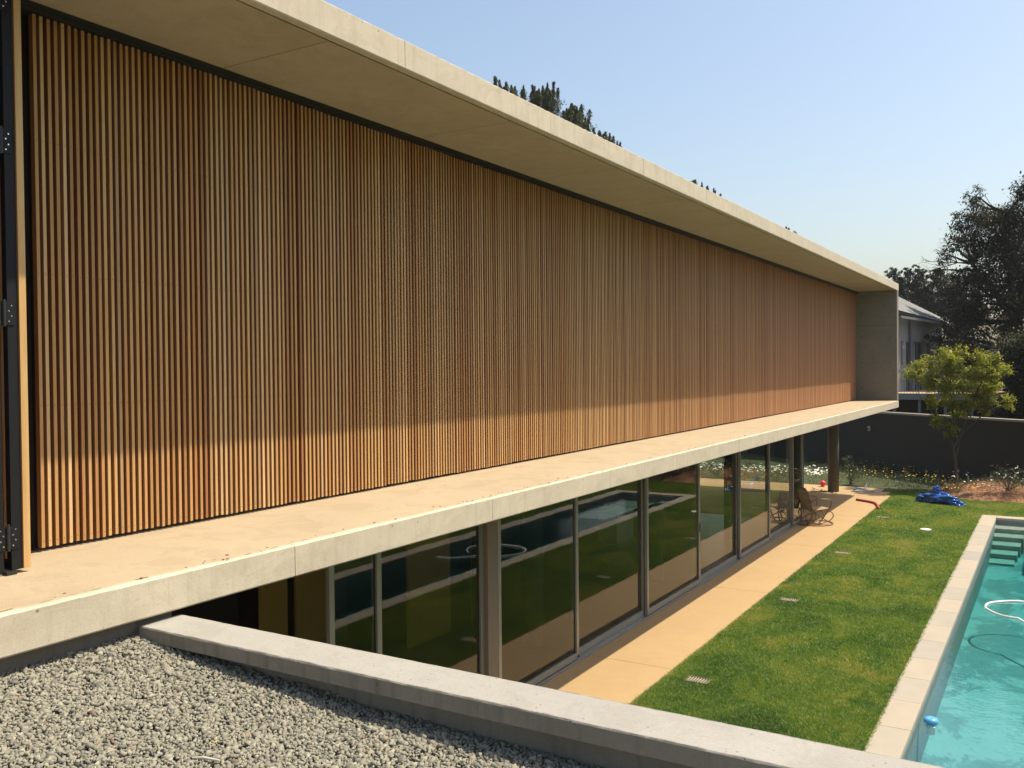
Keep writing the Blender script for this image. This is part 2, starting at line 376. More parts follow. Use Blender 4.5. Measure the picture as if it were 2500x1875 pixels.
def rough_slab(name, x0, x1, y0, y1, z0, z1, mat, step=.07, amp=.004, seed=0, chips=.012):
    """slab segment whose outer (x1) edge is a cast concrete arris, chipped here and there"""
    n = max(2, int((y1-y0)/step)); V = []; F = []; rr = random.Random(seed)
    for i in range(n+1):
        y = y0+(y1-y0)*i/n
        q = noise.noise(Vector((y*1.9, seed*.7, z1)))*amp; e = abs(noise.noise(Vector((y*7, 3.1, seed))))*chips
        V += [(x0, y, z1), (x1-.012-e, y, z1+q*.3), (x1-.001+q*.4, y, z1-.008-e*.8), (x1+q*.3, y, z0+.010), (x1-.008, y, z0), (x0, y, z0)]
    for i in range(n):
        for k in range(6):
            a = i*6+k; b = i*6+(k+1) % 6; F.append((a, a+6, b+6, b))
    m = MB(); m.add(V, F); m.add(V[:6], [(0,1,2,3,4,5)]); m.add(V[-6:], [(5,4,3,2,1,0)])
    return m.build(name, mat)

ZS1, ZS0 = E-1.2, E-1.4255       # first floor slab
ZR0, ZR1 = E+2.413, E+2.647      # roof slab
js = [-4.0, -.4, 2.06, 4.52, 7.05, 9.62, 12.19, 14.63, 17.0, 19.5, 21.95, 24.4, 26.85, 29.4, 31.98]
fs = hp(box('floor_slab', (-15.9, -3.99, ZS0+.004), (-4.9, 31.96, ZS1-.012), M['slab']))
for i, (a, b) in enumerate(zip(js, js[1:])):
    o = rough_slab('edge_beam', -4.9, -4.481, a+.003, b-.003, ZS0, ZS1-.006, M['slab'], seed=i); o.parent = fs
m = MB()   # thin topping poured over the ledge
n = 500
for i in range(n):
    y0 = -3.98+i*(35.93/n); y1 = y0+35.93/n
    f = lambda y: -4.53+.016*noise.noise(Vector((y*1.1, 5, 1)))+.014*noise.noise(Vector((y*5.3, 9, 1)))
    m.add([(-15.8,y0,ZS1),(f(y0),y0,ZS1),(f(y1),y1,ZS1),(-15.8,y1,ZS1),(f(y0)+.006,y0,ZS1-.0065),(f(y1)+.006,y1,ZS1-.0065)], [(0,1,2,3),(1,4,5,2)])
o = m.build('ledge_topping', M['topping']); o.parent = fs
m = MB(); y = -3.9
while y < 31.7:
    L = R.uniform(.01, .09); gap = R.expovariate(9)+.01
    if noise.noise(Vector((y*.6, 3, 3))) > -.12:
        x0, x1 = f(y), f(y+L); w_ = R.uniform(.0012, .004)
        m.add([(x0+.001, y, ZS1+.0016), (x0+.001+w_, y, ZS1+.0016), (x1+.001+w_, y+L, ZS1+.0016), (x1+.001, y+L, ZS1+.0016)], [(0,1,2,3)])
    y += L+gap*.6
for k in range(150):
    x = -4.53+R.gauss(0, .022)-abs(R.gauss(0, .03)); y = R.uniform(1, 30); r_ = R.uniform(.002, .006)
    m.box((x-r_, y-r_*1.5, ZS1+.0005), (x+r_, y+r_*1.5, ZS1+r_))
o = m.build('edge_crack', M['pathedge'], kind='stuff'); o.parent = fs
rs = hp(box('roof', (-15.9, -3.99, ZR0+.016), (-4.60, 32.18, ZR1-.003), M['slab']))
jr = [-4.0, -1.5, .95, 3.4, 5.85, 8.30, 10.76, 13.17, 15.63, 18.1, 20.6, 23.05, 25.5, 27.95, 30.1, 32.2]
for i, (a, b) in enumerate(zip(jr, jr[1:])):
    o = rough_slab('fascia_panel', -4.585, -4.5126, a+.003, b-.003, ZR0, ZR1, M['slab'], seed=i+40); o.parent = rs
    m = MB(); m.box((-4.60, a, ZR0+.004), (-4.585, b, ZR0+.02))
jf = [-4.0, -2.3, .1, 2.55, 5.05, 7.65, 10.15, 12.6, 15.1, 17.6, 20.1, 22.6, 25.1, 27.6, 30.0, 31.84]
for a, b in zip(jf, jf[1:]):
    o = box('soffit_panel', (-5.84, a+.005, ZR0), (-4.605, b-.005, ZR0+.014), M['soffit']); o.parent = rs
ew = hp(box('end_wall', (-15.9, 31.84, ZS1+.002), (-4.512, 32.17, ZR0-.004), M['endwall'], c=.01))
m = MB()
for x in (-5.60, -4.72):
    for z in (.42, 1.25, 2.08, 2.9):
        m.lathe([(.016, 0), (.016, .004)], (0, 0, 0), 10)
        k = len(m.v)-20
        m.v[k:] = [(x+a, 31.838+(.002 if c > .002 else 0), ZS1+z+b) for a, b, c in m.v[k:]]
o = m.build('tie_hole', M['steel']); o.parent = ew
m = MB(); m.box((-5.83, 31.837, ZS1+2.47), (-4.55, 31.8395, ZS1+2.477)); o = m.build('pour_joint', M['darkwall']); o.parent = ew
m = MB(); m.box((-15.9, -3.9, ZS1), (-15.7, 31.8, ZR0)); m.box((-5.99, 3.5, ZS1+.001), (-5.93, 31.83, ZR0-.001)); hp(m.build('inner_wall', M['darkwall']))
m = MB(); m.box((-5.86, -3.9, ZR0-.055), (-5.74, 31.83, ZR0-.0005)); m.box((-5.735, -3.9, ZR0-.028), (-5.725, 31.83, ZR0-.001))
hp(m.build('shutter_track', M['track']))
# first opening: concrete pier and steel jamb behind the folded leaves
hp(box('jamb', (-6.6, 3.17, ZS1+.002), (-5.94, 3.47, ZR0-.06), simple('pier_grey', (.11, .115, .10), .7)))
hp(box('jamb', (-6.5, 3.30, ZS1+.002), (-5.80, 3.50, ZS1+.012), M['track']))

# timber shutters: panels of slats on battens
SW, SD, PITCH_ = .0256, .045, .0505
ZB, ZT = ZS1+.028, ZR0-.062
def slat_mesh(k):
    m = MB(); c = .002; h = ZT-ZB; x1 = 0; x0 = -SD; y0 = -SW/2; y1 = SW/2
    ring = lambda z: [(x0,y0+c,z),(x0+c,y0,z),(x1-c,y0,z),(x1,y0+c,z),(x1,y1-c,z),(x1-c,y1,z),(x0+c,y1,z),(x0,y1-c,z)]
    bow = (k-1)*.0012
    zs = [0, h*.33, h*.66, h]; V = []
    for i, z in enumerate(zs):
        d = bow if i in (1, 2) else 0
        V += [(a, b+d, z) for a, b, _ in ring(z)]
    F = [tuple(range(8)), tuple(range(31, 23, -1))]
    for i in range(3):
        for j in range(8):
            q = (j+1) % 8; F.append((i*8+j, i*8+8+j, i*8+8+q, i*8+q))
    m.add(V, F)
    for z in (.04, .945, 1.82, 2.70, h-.03):         # nail heads
        b = []
        for a in range(5): b.append((.0006, .0032*math.cos(a*1.2566), z+.0032*math.sin(a*1.2566)))
        m.add(b, [(0,1,2,3,4)], 1)
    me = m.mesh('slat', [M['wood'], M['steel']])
    return me
SM = [slat_mesh(k) for k in range(3)]
bounds = [3.500, 4.600, 5.913, 7.13, 8.345, 9.56, 10.78, 12.0, 13.25, 14.47, 15.75, 17.05, 18.3, 19.55, 20.8, 22.05, 23.3, 24.55, 25.8, 27.05, 28.3, 29.55, 30.8, 31.80]
count = 0
for i, (a, b) in enumerate(zip(bounds, bounds[1:])):
    p = empty('shutter_panel', (-5.774+R.uniform(-.004, .004), a, ZB+R.uniform(-.003, .003))); hp(p)
    n = int(round((b-a)/PITCH_)); pit = (b-a-.006)/n
    m = MB()
    for z in (.02, .925, 1.80, 2.68, ZT-ZB-.06): m.box((-SD-.032, .008, z), (-SD-.001, b-a-.012, z+.04))
    for y in (.006, b-a-.036): m.box((-SD-.034, y, 0.0), (-SD-.0005, y+.024, ZT-ZB))
    m.build('steel_frame', M['steel'], p)
    rest = MB()
    for j in range(n):
        y = SW/2+.004+pit*j+R.uniform(-.0012, .0012); me = SM[R.randrange(3)]
        if count < 300:
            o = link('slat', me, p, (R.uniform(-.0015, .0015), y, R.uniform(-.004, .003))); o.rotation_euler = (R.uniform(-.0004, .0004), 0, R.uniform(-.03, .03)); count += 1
        else:
            off = Vector((R.uniform(-.0015, .0015), y, R.uniform(-.004, .003)))
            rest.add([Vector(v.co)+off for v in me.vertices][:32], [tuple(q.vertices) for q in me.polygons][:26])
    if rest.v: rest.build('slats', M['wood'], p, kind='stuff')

# the pair of leaves folded out at the left, seen on their hinged edges
def folded_leaf(y, face, slat_y, x1=-5.30):
    p = empty('folded_shutter', (x1, y, ZB-.004)); hp(p); h = ZT-ZB
    m = MB(); m.box((-.045, -.03, 0), (0, .03, h)); m.box((-1.0, -.03, 0), (-.96, .03, h)); m.box((-.96, -.03, 0), (-.045, .03, .04)); m.box((-.96, -.03, h-.04), (-.045, .03, h))
    m.build('steel_frame', M['steel'], p, label='black steel edge of the folded leaf')
    for j in range(19):
        o = link('slat', SM[j % 3], p, (-.002-j*PITCH_, slat_y-y, 0)); o.rotation_euler = (0, 0, math.pi/2*face)
    return p
# slat mesh spans x -SD..0: rotated so that its depth runs along Y
L1 = folded_leaf(3.062, 1, 3.142)
L2 = folded_leaf(2.955, -1, 2.868)
for z in (E+1.285, E+.275, E-1.05, E+2.12):
    h = empty('hinge', (-5.30+.0, 3.012, z), ); hp(h)
    m = MB(); m.box((0, .006, 0), (.005, .062, .14)); m.build('hinge_plate', M['steel'], h)
    m = MB(); m.box((0, -.062, -.004), (.005, -.012, .136)); m.build('hinge_plate', M['steel'], h)
    m = MB(); m.tube([(.010, -.004, -.008), (.010, -.004, .150)], .0095, 10); m.build('barrel', M['track'], h)
    for k in range(4):
        for sgn, oy in ((1, .034), (-1, -.038)):
            m = MB(); m.lathe([(.0055, 0), (.0045, .002)], (0, 0, 0), 8); m.v = [(.005+c, a+oy+(.011 if k % 2 else -.009)*sgn*.8, b+.022+k*.031) for a, b, c in m.v]
            m.build('screw', M['screw'], h)
hp(box('floor_guide', (-5.33, 2.99, ZS1+.001), (-5.28, 3.05, ZS1+.022), M['track']))

# ground floor: sliding glass doors in a two-rail frame
ZH = ZS0-.002
m = MB()
m.box((-6.10, -2, .013), (-5.94, 25.22, .035)); m.box((-6.095, -2, .035), (-6.075, 25.2, .062)); m.box((-6.03, -2, .035), (-6.01, 25.2, .058)); m.box((-5.965, -2, .035), (-5.945, 25.2, .050))
hp(m.build('door_track', M['alu']))
m = MB(); m.box((-6.11, -2, ZH-.05), (-5.94, 25.22, ZH)); hp(m.build('head_frame', M['alu']))
doors = [(6.46, 7.24, 0), (7.20, 9.27, 1), (9.50, 11.70, 0), (11.66, 14.28, 1), (14.26, 16.92, 0), (16.90, 19.55, 1), (19.50, 21.92, 0), (21.86, 24.20, 1), (24.14, 25.20, 0)]
for i, (a, b, k) in enumerate(doors):
    x = -5.985-.062*k; p = empty('sliding_door', (x, a, .06)); hp(p); L = b-a; h = ZH-.055-.06; st = .072
    m = MB(); m.box((-.022, 0, 0), (.022, st, h)); m.box((-.022, L-st, 0), (.022, L, h)); m.box((-.021, st, 0), (.021, L-st, .085)); m.box((-.021, st, h-.06), (.021, L-st, h))
    m.build('door_frame', M['alu'], p)
    m = MB(); m.box((-.012, st, .085), (-.006, st+.016, h-.06)); m.box((-.012, L-st-.016, .085), (-.006, L-st, h-.06)); m.box((-.012, st+.016, .085), (-.006, L-st-.016, .10)); m.build('gasket', M['alud'], p)
    m = MB(); m.add([(-.004, st, .085), (-.004, L-st, .085), (-.004, L-st, h-.06), (-.004, st, h-.06)], [(0,1,2,3)]); m.build('pane', M['glass'], p)
    if i in (4, 5):
        y = L-st*.5 if i == 4 else st*.5
        m = MB(); m.cbox((.022, y-.012, 1.0), (.034, y+.012, 1.18), .004); m.build('handle', M['alud'], p)
    if i in (2, 6, 7):
        m = MB(); m.lathe([(.02, 0), (.02, .012)], (0, 0, 0), 10); m.v = [(.022+c, L-.03+a, .03+b) for a, b, c in m.v]; m.build('roller_cap', M['alud'], p)
hp(box('frame_post', (-6.2, 9.265, .012), (-5.965, 9.498, ZH-.05), M['post'], c=.004))
hp(box('frame_post', (-6.13, -2, .012), (-6.0, -1.9, ZH-.05), M['alu']))
# interior seen through the panes
hp(box('interior_floor', (-13.9, -2, .013), (-6.15, 25.2, .02), M['infloor']))
hp(box('back_room_wall', (-14.0, -2, .01), (-13.8, 25.2, ZH), M['inwall']))
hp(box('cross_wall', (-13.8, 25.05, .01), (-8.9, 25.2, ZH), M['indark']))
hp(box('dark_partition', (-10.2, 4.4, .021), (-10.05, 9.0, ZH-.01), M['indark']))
for y0, y1, x in ((9.10, 9.62, -9.7), (9.80, 10.55, -9.7), (10.9, 12.0, -8.45), (12.45, 13.15, -8.3)):
    hp(box('timber_panel', (x-.05, y0, .021), (x, y1, ZH-.25), M['ochre']))
hp(box('side_partition', (-9.75, 10.58, .021), (-9.65, 10.86, ZH-.012), M['inwall']))
for y in (11.98, 16.9, 21.85):
    m = MB(); m.lathe([(.18, 0), (.18, ZS0-.015)], (-6.9, y, .012), 24); hp(m.build('inner_column', M['column'], smooth=False))
hp(box('storage_box', (-9.6, 19.9, .021), (-9.1, 20.9, .75), M['white'], c=.01))
for y in (26.80, 31.72):
    m = MB(); m.lathe([(.18, 0), (.18, ZS0-.014)], (-6.50, y, .0125), 40)
    o = m.build('column', M['column'], smooth=True); hp(o)
    for q in o.data.polygons:
        if len(q.vertices) > 4: q.use_smooth = False

# ------------------------------------------------------------------ camera-side roof with gravel, parapet
lower = empty('gravel_roof_block', (0, 0, 0), label='low wing with a gravel covered flat roof and a concrete coping in the foreground', cat='building')
box('roof_deck', (-4.60, -3.2, E-2.0), (6.0, 3.42, E-1.76), M['parapet'], lower)
box('wall', (-4.55, 3.42, .0), (6.0, 3.585, E-1.549), M['parapet'], lower)
box('side_wall', (-4.72, -3.2, E-2.0), (-4.60, 3.6, E-1.43), M['parapet'], lower)
def coping():
    n = 150; V = []; F = []; x0, x1 = -4.525, 6.0; zt, zb = E-1.47, E-1.548; y0, y1 = 3.318, 3.612
    for i in range(n+1):
        x = x0+(x1-x0)*i/n; q = noise.noise(Vector((x*2.3, 1, 7)))*.003; e = abs(noise.noise(Vector((x*9, 2, 7))))*.010; e2 = abs(noise.noise(Vector((x*8, 6, 3))))*.009
        V += [(x, y0+q, zb), (x, y0+q, zt-.006-e*.7), (x, y0+.006+e, zt+q*.3), (x, (y0+y1)/2, zt+.002), (x, y1-.006-e2, zt-q*.2), (x, y1, zt-.006-e2*.7), (x, y1, zb)]
    k = 7
    for i in range(n):
        for j in range(k):
            a = i*k+j; b = i*k+(j+1) % k; F.append((a, b, b+k, a+k))
    F.append(tuple(range(k))[::-1]); F.append(tuple(n*k+j for j in range(k)))
    m = MB(); m.add(V, F)
    for q in range(n):
        for j in range(k):
            if j not in (1, 2, 3, 4): m.m[q*k+j] = 1
    m.m[-1] = m.m[-2] = 1
    return m.build('coping', [M['coping'], M['parapet']], lower)
coping()

def stones(n_top, n_low):
    """crushed stones of three tetra/octa-like shapes, laid on the sloping gravel surface"""
    base = []
    import itertools
    for k in range(14):
        rr = np.random.RandomState(k+3)
        # a split block: cube corners pushed about, then cut by broken faces
        v = np.array([(a_, b_, c_) for a_ in (-1, 1) for b_ in (-1, 1) for c_ in (-1, 1)], float)
        v = v*rr.uniform(.45, 1.05, (8, 3))+rr.uniform(-.25, .25, (8, 3))
        base.append(v*np.array([1.15, .85, .62])*rr.uniform(.85, 1.2, 3))
    f = np.array([(0,1,3),(0,3,2),(4,6,7),(4,7,5),(0,4,5),(0,5,1),(2,3,7),(2,7,6),(0,2,6),(0,6,4),(1,5,7),(1,7,3)])
    B = np.array(base); V = []; F = []; c = 0
    for lay, n in ((0, n_low), (1, n_top)):
        x = NR.uniform(-4.60, .9, n); y = NR.uniform(1.1, 3.42, n)
        sz = NR.choice([.0075, .0095, .012, .0155, .021], size=n, p=[.28, .36, .23, .10, .03])*NR.uniform(.68, 1.0, n)
        q = NR.normal(size=(n, 4))*np.array([1, .55, .55, 1]); q /= np.linalg.norm(q, axis=1)[:, None]; a, b, cc, d = q.T
        Rm = np.stack([1-2*(cc*cc+d*d), 2*(b*cc-a*d), 2*(b*d+a*cc), 2*(b*cc+a*d), 1-2*(b*b+d*d), 2*(cc*d-a*b), 2*(b*d-a*cc), 2*(cc*d+a*b), 1-2*(b*b+cc*cc)], 1).reshape(n, 3, 3)
        nz = np.array([noise.noise(Vector((u*2.5, v_*2.5, 0))) for u, v_ in zip(x, y)])
        z = E-1.538-.17*(1-np.exp(-np.maximum(0, x+4.5)/1.2))+.012*nz-(.014 if lay == 0 else .002)+NR.uniform(-.005, .006, n)
        v = np.einsum('nij,nkj->nki', Rm, B[NR.randint(0, 14, n)])*sz[:, None, None]+np.stack([x, y, z], 1)[:, None, :]
        V.append(v.reshape(-1, 3)); F.append((f[None]+(np.arange(n)*8)[:, None, None]+c).reshape(-1, 3)); c += n*8
    return np.concatenate(V), np.concatenate(F)
Vg, Fg = stones(78000, 32000)
link('gravel', np_mesh('gravel', Vg, Fg, M['gravel']), None, label='grey crushed stone gravel spread over the flat roof', cat='gravel', kind='stuff')
m = MB(); m.add([(-4.6,-3,E-1.58),(-4.6,3.42,E-1.58),(-3.3,3.42,E-1.70),(-3.3,-3,E-1.70),(.9,3.42,E-1.745),(.9,-3,E-1.745)], [(3,2,1,0),(5,4,2,3)]); m.build('gravel_bed', simple('gravel_fines', (.12, .115, .105), .95, scale=60, bump=1), lower)
m = MB(); zz = E-1.655; m.add([(-3.215,2.69,zz),(-3.185,2.677,zz+.012),(-3.165,2.70,zz+.02),(-3.178,2.73,zz+.016),(-3.205,2.735,zz+.006)], [(0,1,2,3,4)])
m.build('fallen_leaf', simple('leaf_yellow', (.75, .58, .12), .6), None, label='small yellow fallen leaf lying on the roof gravel', cat='leaf')

m = MB(); m.tube([(-3.13, 2.545, E-1.640), (-3.07, 2.555, E-1.630), (-3.0, 2.575, E-1.634)], [.006, .008, .005], 6)
m.build('wood_splinter', simple('splinter_pale', (.48, .45, .37), .7), None, label='pale wood splinter lying on the roof gravel near the bottom edge', cat='stick')

# ------------------------------------------------------------------ pool
pool = empty('swimming_pool', (-.4, 20, 0), label='long rectangular swimming pool with stone coping set in the lawn', cat='swimming pool')
PO = (.4, -20, 0)
def pp(o): o.parent = pool; o.location = PO; return o
ZW = -.11
for (a, b) in (((PX0-.03, PY0, -1.25), (PX0, PY1, -.012)), ((PX1, PY0, -1.25), (PX1+.03, PY1, -.012)), ((PX0-.03, PY1, -1.25), (PX1+.03, PY1+.03, -.012)), ((PX0-.03, PY0-.03, -1.25), (PX1+.03, PY0, -.012))):
    pp(box('pool_wall', a, b, M['pooldark']))
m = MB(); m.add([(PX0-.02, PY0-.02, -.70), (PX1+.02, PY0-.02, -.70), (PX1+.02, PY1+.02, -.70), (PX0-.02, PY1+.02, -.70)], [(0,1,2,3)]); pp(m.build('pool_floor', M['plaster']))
m = MB()
for k in range(5):
    m.box((PX0, PY1-.60-.62*k, -.699), (-.72-.05*k, PY1-.001-.62*k, -.19-.115*k))
pp(m.build('pool_step', M['step']))
m = MB(); m.box((-.55, 24.4, -.699), (PX1-.001, PY1-.001, -.26)); pp(m.build('shallow_ledge', M['step']))
pp(box('water', (PX0-.01, PY0-.01, -.72), (PX1+.01, PY1+.01, ZW), M['water'], kind='structure'))
# coping stones
me_s = {}
def stone(x0, y0, x1, y1):
    key = (round(x1-x0, 3), round(y1-y0, 3))
    if key not in me_s:
        m = MB(); m.cbox((0, 0, -.045), (key[0], key[1], .012), .004); me_s[key] = m.mesh('coping_stone', M['stone'])
    o = link('coping_stone', me_s[key], None, (x0+.4, y0-20, R.uniform(-.001, .0015))); o.parent = pool
y = PY0-.38
ny = int(round((28.73-y)/.962)); st = (28.73-y)/ny
for k in range(ny):
    stone(-1.85, y+k*st+.002, -1.485+.02, y+(k+1)*st-.002); stone(PX1-.005, y+k*st+.002, PX1+.375, y+(k+1)*st-.002)
nx = 2; wx = (PX1-.009-(-1.463))/nx
for k in range(nx):
    stone(-1.461+k*wx, 28.315, -1.463+(k+1)*wx-.002, 28.73); stone(-1.461+k*wx, PY0-.38, -1.463+(k+1)*wx-.002, PY0+.005)

# hose ring and dispenser floating
m = MB(); pts = []
for i in range(40):
    a = math.radians(-60+i*8.2); pts.append((-.46+.66*math.cos(a), 18.36+.66*math.sin(a), ZW+.012+.004*math.sin(i)))
for i in range(1, 14): pts.append((pts[39][0]+.06*i, pts[39][1]-.11*i+.004*i*i, ZW+.01))
m.tube(pts, .0195, 10); m.build('pool_hose', M['white'], None, smooth=True, label='white pool cleaner hose floating in a loop on the water', cat='hose')
d = empty('chlorine_dispenser', (-1.33, 12.1, ZW), label='round blue and white chlorine dispenser floating near the coping', cat='pool float')
m = MB(); m.lathe([(.03, .055), (.045, .058), (.075, .045), (.088, .02), (.085, .0), (.06, -.012), (.05, -.02)], (0, 0, 0), 28); m.v = m.v[::-1]; m.f = [tuple(len(m.v)-1-i for i in q) for q in m.f]; m.build('cap', simple('float_blue', (.10, .38, .72), .25), d, smooth=True)
m = MB(); m.lathe([(.05, -.14), (.055, -.10), (.055, -.03), (.05, -.018)], (0, 0, 0), 20); m.build('basket', M['white'], d, smooth=True)

# ------------------------------------------------------------------ lawn blades, drains, lid
def blades(name, regions, mat, h=(.025, .05), wd=.004, label=None, keep=None):
    V = []; F = []
    tot = 0
    for x0, y0, x1, y1, dens in regions:
        n = int((x1-x0)*(y1-y0)*dens); x = NR.uniform(x0, x1, n); y = NR.uniform(y0, y1, n)
        if keep is not None:
            k = keep(x, y); x = x[k]; y = y[k]; n = len(x)
        hh = NR.uniform(h[0], h[1], n); a = NR.uniform(0, 6.283, n); lean = NR.uniform(.4, 1.8, n)*hh; la = NR.uniform(0, 6.283, n)
        ww = wd*(1+NR.uniform(-.3, .6, n))*(1+np.maximum(0, y-12)*.055)
        dx = np.cos(a)*ww; dy = np.sin(a)*ww
        z = np.full(n, -.006)
        p0 = np.stack([x-dx, y-dy, z], 1); p1 = np.stack([x+dx, y+dy, z], 1); p2 = np.stack([x+np.cos(la)*lean, y+np.sin(la)*lean, z+hh], 1)
        V.append(np.stack([p0, p1, p2], 1).reshape(-1, 3)); F.append(np.arange(n*3).reshape(-1, 3)+tot); tot += n*3
    return link(name, np_mesh(name, np.concatenate(V), np.concatenate(F), mat), None, label=label, cat='grass', kind='stuff')
drains = [11.77, 16.64, 21.40, 26.93]
def keep(x, y):
    k = np.ones(len(x), bool)
    for d in drains: k &= ~((abs(x+4.19) < .15) & (abs(y-d) < .10))
    return k
blades('lawn_grass', [(-4.63, 9.5, -1.84, 13, 26000), (-4.63, 13, -1.84, 18, 15000), (-4.63, 18, -1.84, 24, 9000), (-4.63, 24, -1.84, 31.75, 6500), (-1.84, 28.72, 3, 31.6, 6500),
                      (1.0, 9, 4.5, 31.6, 1500), (-4.8, 31.5, -3.6, 33, 4000)], M['grass'], label='short mown lawn with yellow dry patches between path and pool', keep=keep)
gl = ['nearest the camera', 'second from the camera', 'third from the camera', 'farthest from the camera']
fm = MB(); fm.box((-.165, -.115, -.01), (.165, -.095, .022)); fm.box((-.165, .095, -.01), (.165, .115, .022)); fm.box((-.165, -.095, -.01), (-.15, .095, .022)); fm.box((.15, -.095, -.01), (.165, .095, .022)); fm.box((-.15, -.095, -.01), (.15, .095, -.005), 1)
fme = fm.mesh('frame', [simple('grate_iron', (.16, .15, .10), .7, .1), M['steel']])
bm_ = MB(); bm_.cbox((-.008, -.095, .004), (.008, .095, .018), .002); bme = bm_.mesh('bar', simple('grate_bar', (.40, .34, .26), .65, .1))
for i, y in enumerate(drains):
    d = empty('drain_grate', (-4.19, y, 0), label='small metal drain grate sunk in the lawn beside the path, '+gl[i], cat='drain grate', group='drain grates along the path')
    link('frame', fme, d)
    for k in range(8): link('bar', bme, d, (-.131+.0375*k, 0, 0))
m = MB(); m.lathe([(.13, 0), (.135, .03), (.12, .042), (.0, .046)], (-2.92, 25.37, 0), 28)
m.build('skimmer_lid', M['white'], None, smooth=True, label='round white lid lying on the lawn near the far pool end', cat='lid')

# ------------------------------------------------------------------ rattan chair on the path
def chair():
    c = empty('rattan_chair', (-5.62, 25.0, .012), label='brown rattan rocking armchair with looped cane base on the sandy path', cat='chair')
    c.rotation_euler = (0, 0, math.radians(48)); c.scale = (1.06, 1.06, 1.04)
    cane = simple('cane', (.23, .135, .06), .45, scale=25); cane2 = simple('cane_slat', (.34, .265, .175), .55, scale=25); cush = simple('cane_light', (.50, .38, .22), .5, scale=25)
    # local: +X is the way the chair faces, Y across
    m = MB(); m.tube([(.47*math.cos(a), .42*math.sin(a), .02) for a in np.linspace(0, 2*math.pi, 40, endpoint=False)], .014, 7, closed=True); m.build('base_ring', cane, c, smooth=True)
    for s in (-1, 1):
        pts = []
        for a in np.linspace(0, 2*math.pi, 32, endpoint=False): pts.append((.02+.40*math.cos(a), s*(.20+.05*math.sin(a)), .205+.185*math.sin(a)))
        m = MB(); m.tube(pts, .013, 7, closed=True); m.build('rocker_loop', cane, c, smooth=True)
        m = MB(); m.tube([(.30, s*.34, .02), (.10, s*.10, .20), (-.10, -s*.16, .36), (-.18, -s*.20, .40)], .012, 7); m.build('brace', cane, c, smooth=True)
        m = MB(); m.tube([(-.34, s*.27, .03), (-.12, s*.10, .22), (.14, -s*.18, .37), (.24, -s*.2, .40)], .012, 7); m.build('brace', cane, c, smooth=True)
        # hooped arm: from the back, forward, down to the seat
        pts = [(-.30, s*.26, .60), (-.2, s*.30, .66), (.0, s*.31, .675), (.18, s*.31, .67), (.27, s*.31, .64), (.30, s*.30, .57), (.28, s*.28, .46), (.20, s*.25, .34), (.08, s*.22, .14), (.0, s*.2, .05)]
        sm = []
        for i in range(len(pts)-1):
            for t in (0, .5): sm.append(Vector(pts[i]).lerp(Vector(pts[i+1]), t))
        sm.append(Vector(pts[-1])); m = MB(); m.tube(sm, .016, 8); m.build('arm', cane, c, smooth=True)
        m = MB(); m.tube([(-.30, s*.25, .62), (-.36, s*.26, .52), (-.30, s*.24, .42), (-.22, s*.22, .30), (-.26, s*.22, .12), (-.36, s*.2, .03)], .014, 7); m.build('rear_loop', cane, c, smooth=True)
    m = MB(); m.tube([(.30, -.24, .41), (.31, 0, .412), (.30, .24, .41), (0, .25, .395), (-.2, .24, .38), (-.2, -.24, .38), (0, -.25, .395)], .016, 8, closed=True); m.build('seat_frame', cane, c, smooth=True)
    sl = MB(); sl.box((-.20, -.014, -.004), (.30, .014, .004)); sme = sl.mesh('seat_slat', cush)
    for k in range(12):
        o = link('seat_slat', sme, c, (0, -.215+.039*k, .402)); o.rotation_euler = (0, -.04, 0)
    # back: curved frame and vertical canes
    fr = [(-.20, -.20, .38), (-.27, -.235, .60), (-.36, -.24, .85), (-.405, -.21, .95), (-.42, 0, .98), (-.405, .21, .95), (-.36, .24, .85), (-.27, .235, .60), (-.20, .20, .38)]
    m = MB(); m.tube(fr, .016, 8); m.build('back_frame', cane, c, smooth=True)
    for k in range(9):
        y = -.18+.045*k; m = MB(); m.tube([(-.20, y*.95, .38), (-.265, y*1.1, .60), (-.36, y*1.15, .85), (-.41, y*1.08, .962)], .018, 6); m.build('back_cane', cane2, c, smooth=True)
    for z, x in ((.62, -.262), (.80, -.335)):
        m = MB(); m.tube([(x, -.23, z), (x-.012, 0, z+.01), (x, .23, z)], .012, 6); m.build('back_rail', cane, c, smooth=True)
    return c
chair()

# pool noodle: foam tube bent on the path
m = MB(); pts = [(-5.42, 29.86, .047), (-5.2, 29.72, .047), (-4.98, 29.58, .047), (-4.80, 29.38, .047), (-4.70, 29.10, .048), (-4.62, 28.78, .05), (-4.56, 28.5, .05), (-4.53, 28.32, .05)]
m.tube(pts, .036, 12); m.build('pool_noodle', simple('red_foam', (.42, .045, .055), .7), None, smooth=True, label='bent dark red foam pool noodle lying on the path edge', cat='pool noodle')
# ball
m = MB(); m.lathe([(max(.002, .105*math.sin(a)), .105-.105*math.cos(a)) for a in np.linspace(.05, 3.09, 14)], (-7.1, 32.9, 0), 20)
m.build('beach_ball', simple('red_plastic', (.75, .05, .08), .35), None, smooth=True, label='small red ball on the ground behind the round column', cat='ball')
# tubular frame lying on the path
t = empty('tube_frame', (-5.62, 32.1, .012), label='small blue and white tubular frame lying at the far end of the path', cat='frame')
t.rotation_euler = (0, 0, .25)
wt = M['white']; bl = simple('blue_tube', (.08, .22, .50), .4)
m = MB(); m.tube([(-.36, -.16, .02), (.36, -.16, .02), (.40, .10, .02), (-.34, .14, .02)], .014, 8, closed=True); m.build('base', simple('tube_grey_blue', (.45, .52, .58), .4), t, smooth=True)
m = MB(); m.tube([(.02, -.14, .02), (.12, .02, .26)], .016, 8); m.build('upright', wt, t, smooth=True)
m = MB(); m.tube([(-.3, 0, .05), (-.1, .04, .10), (.06, -.04, .08)], .02, 8); m.build('strap', bl, t, smooth=True)

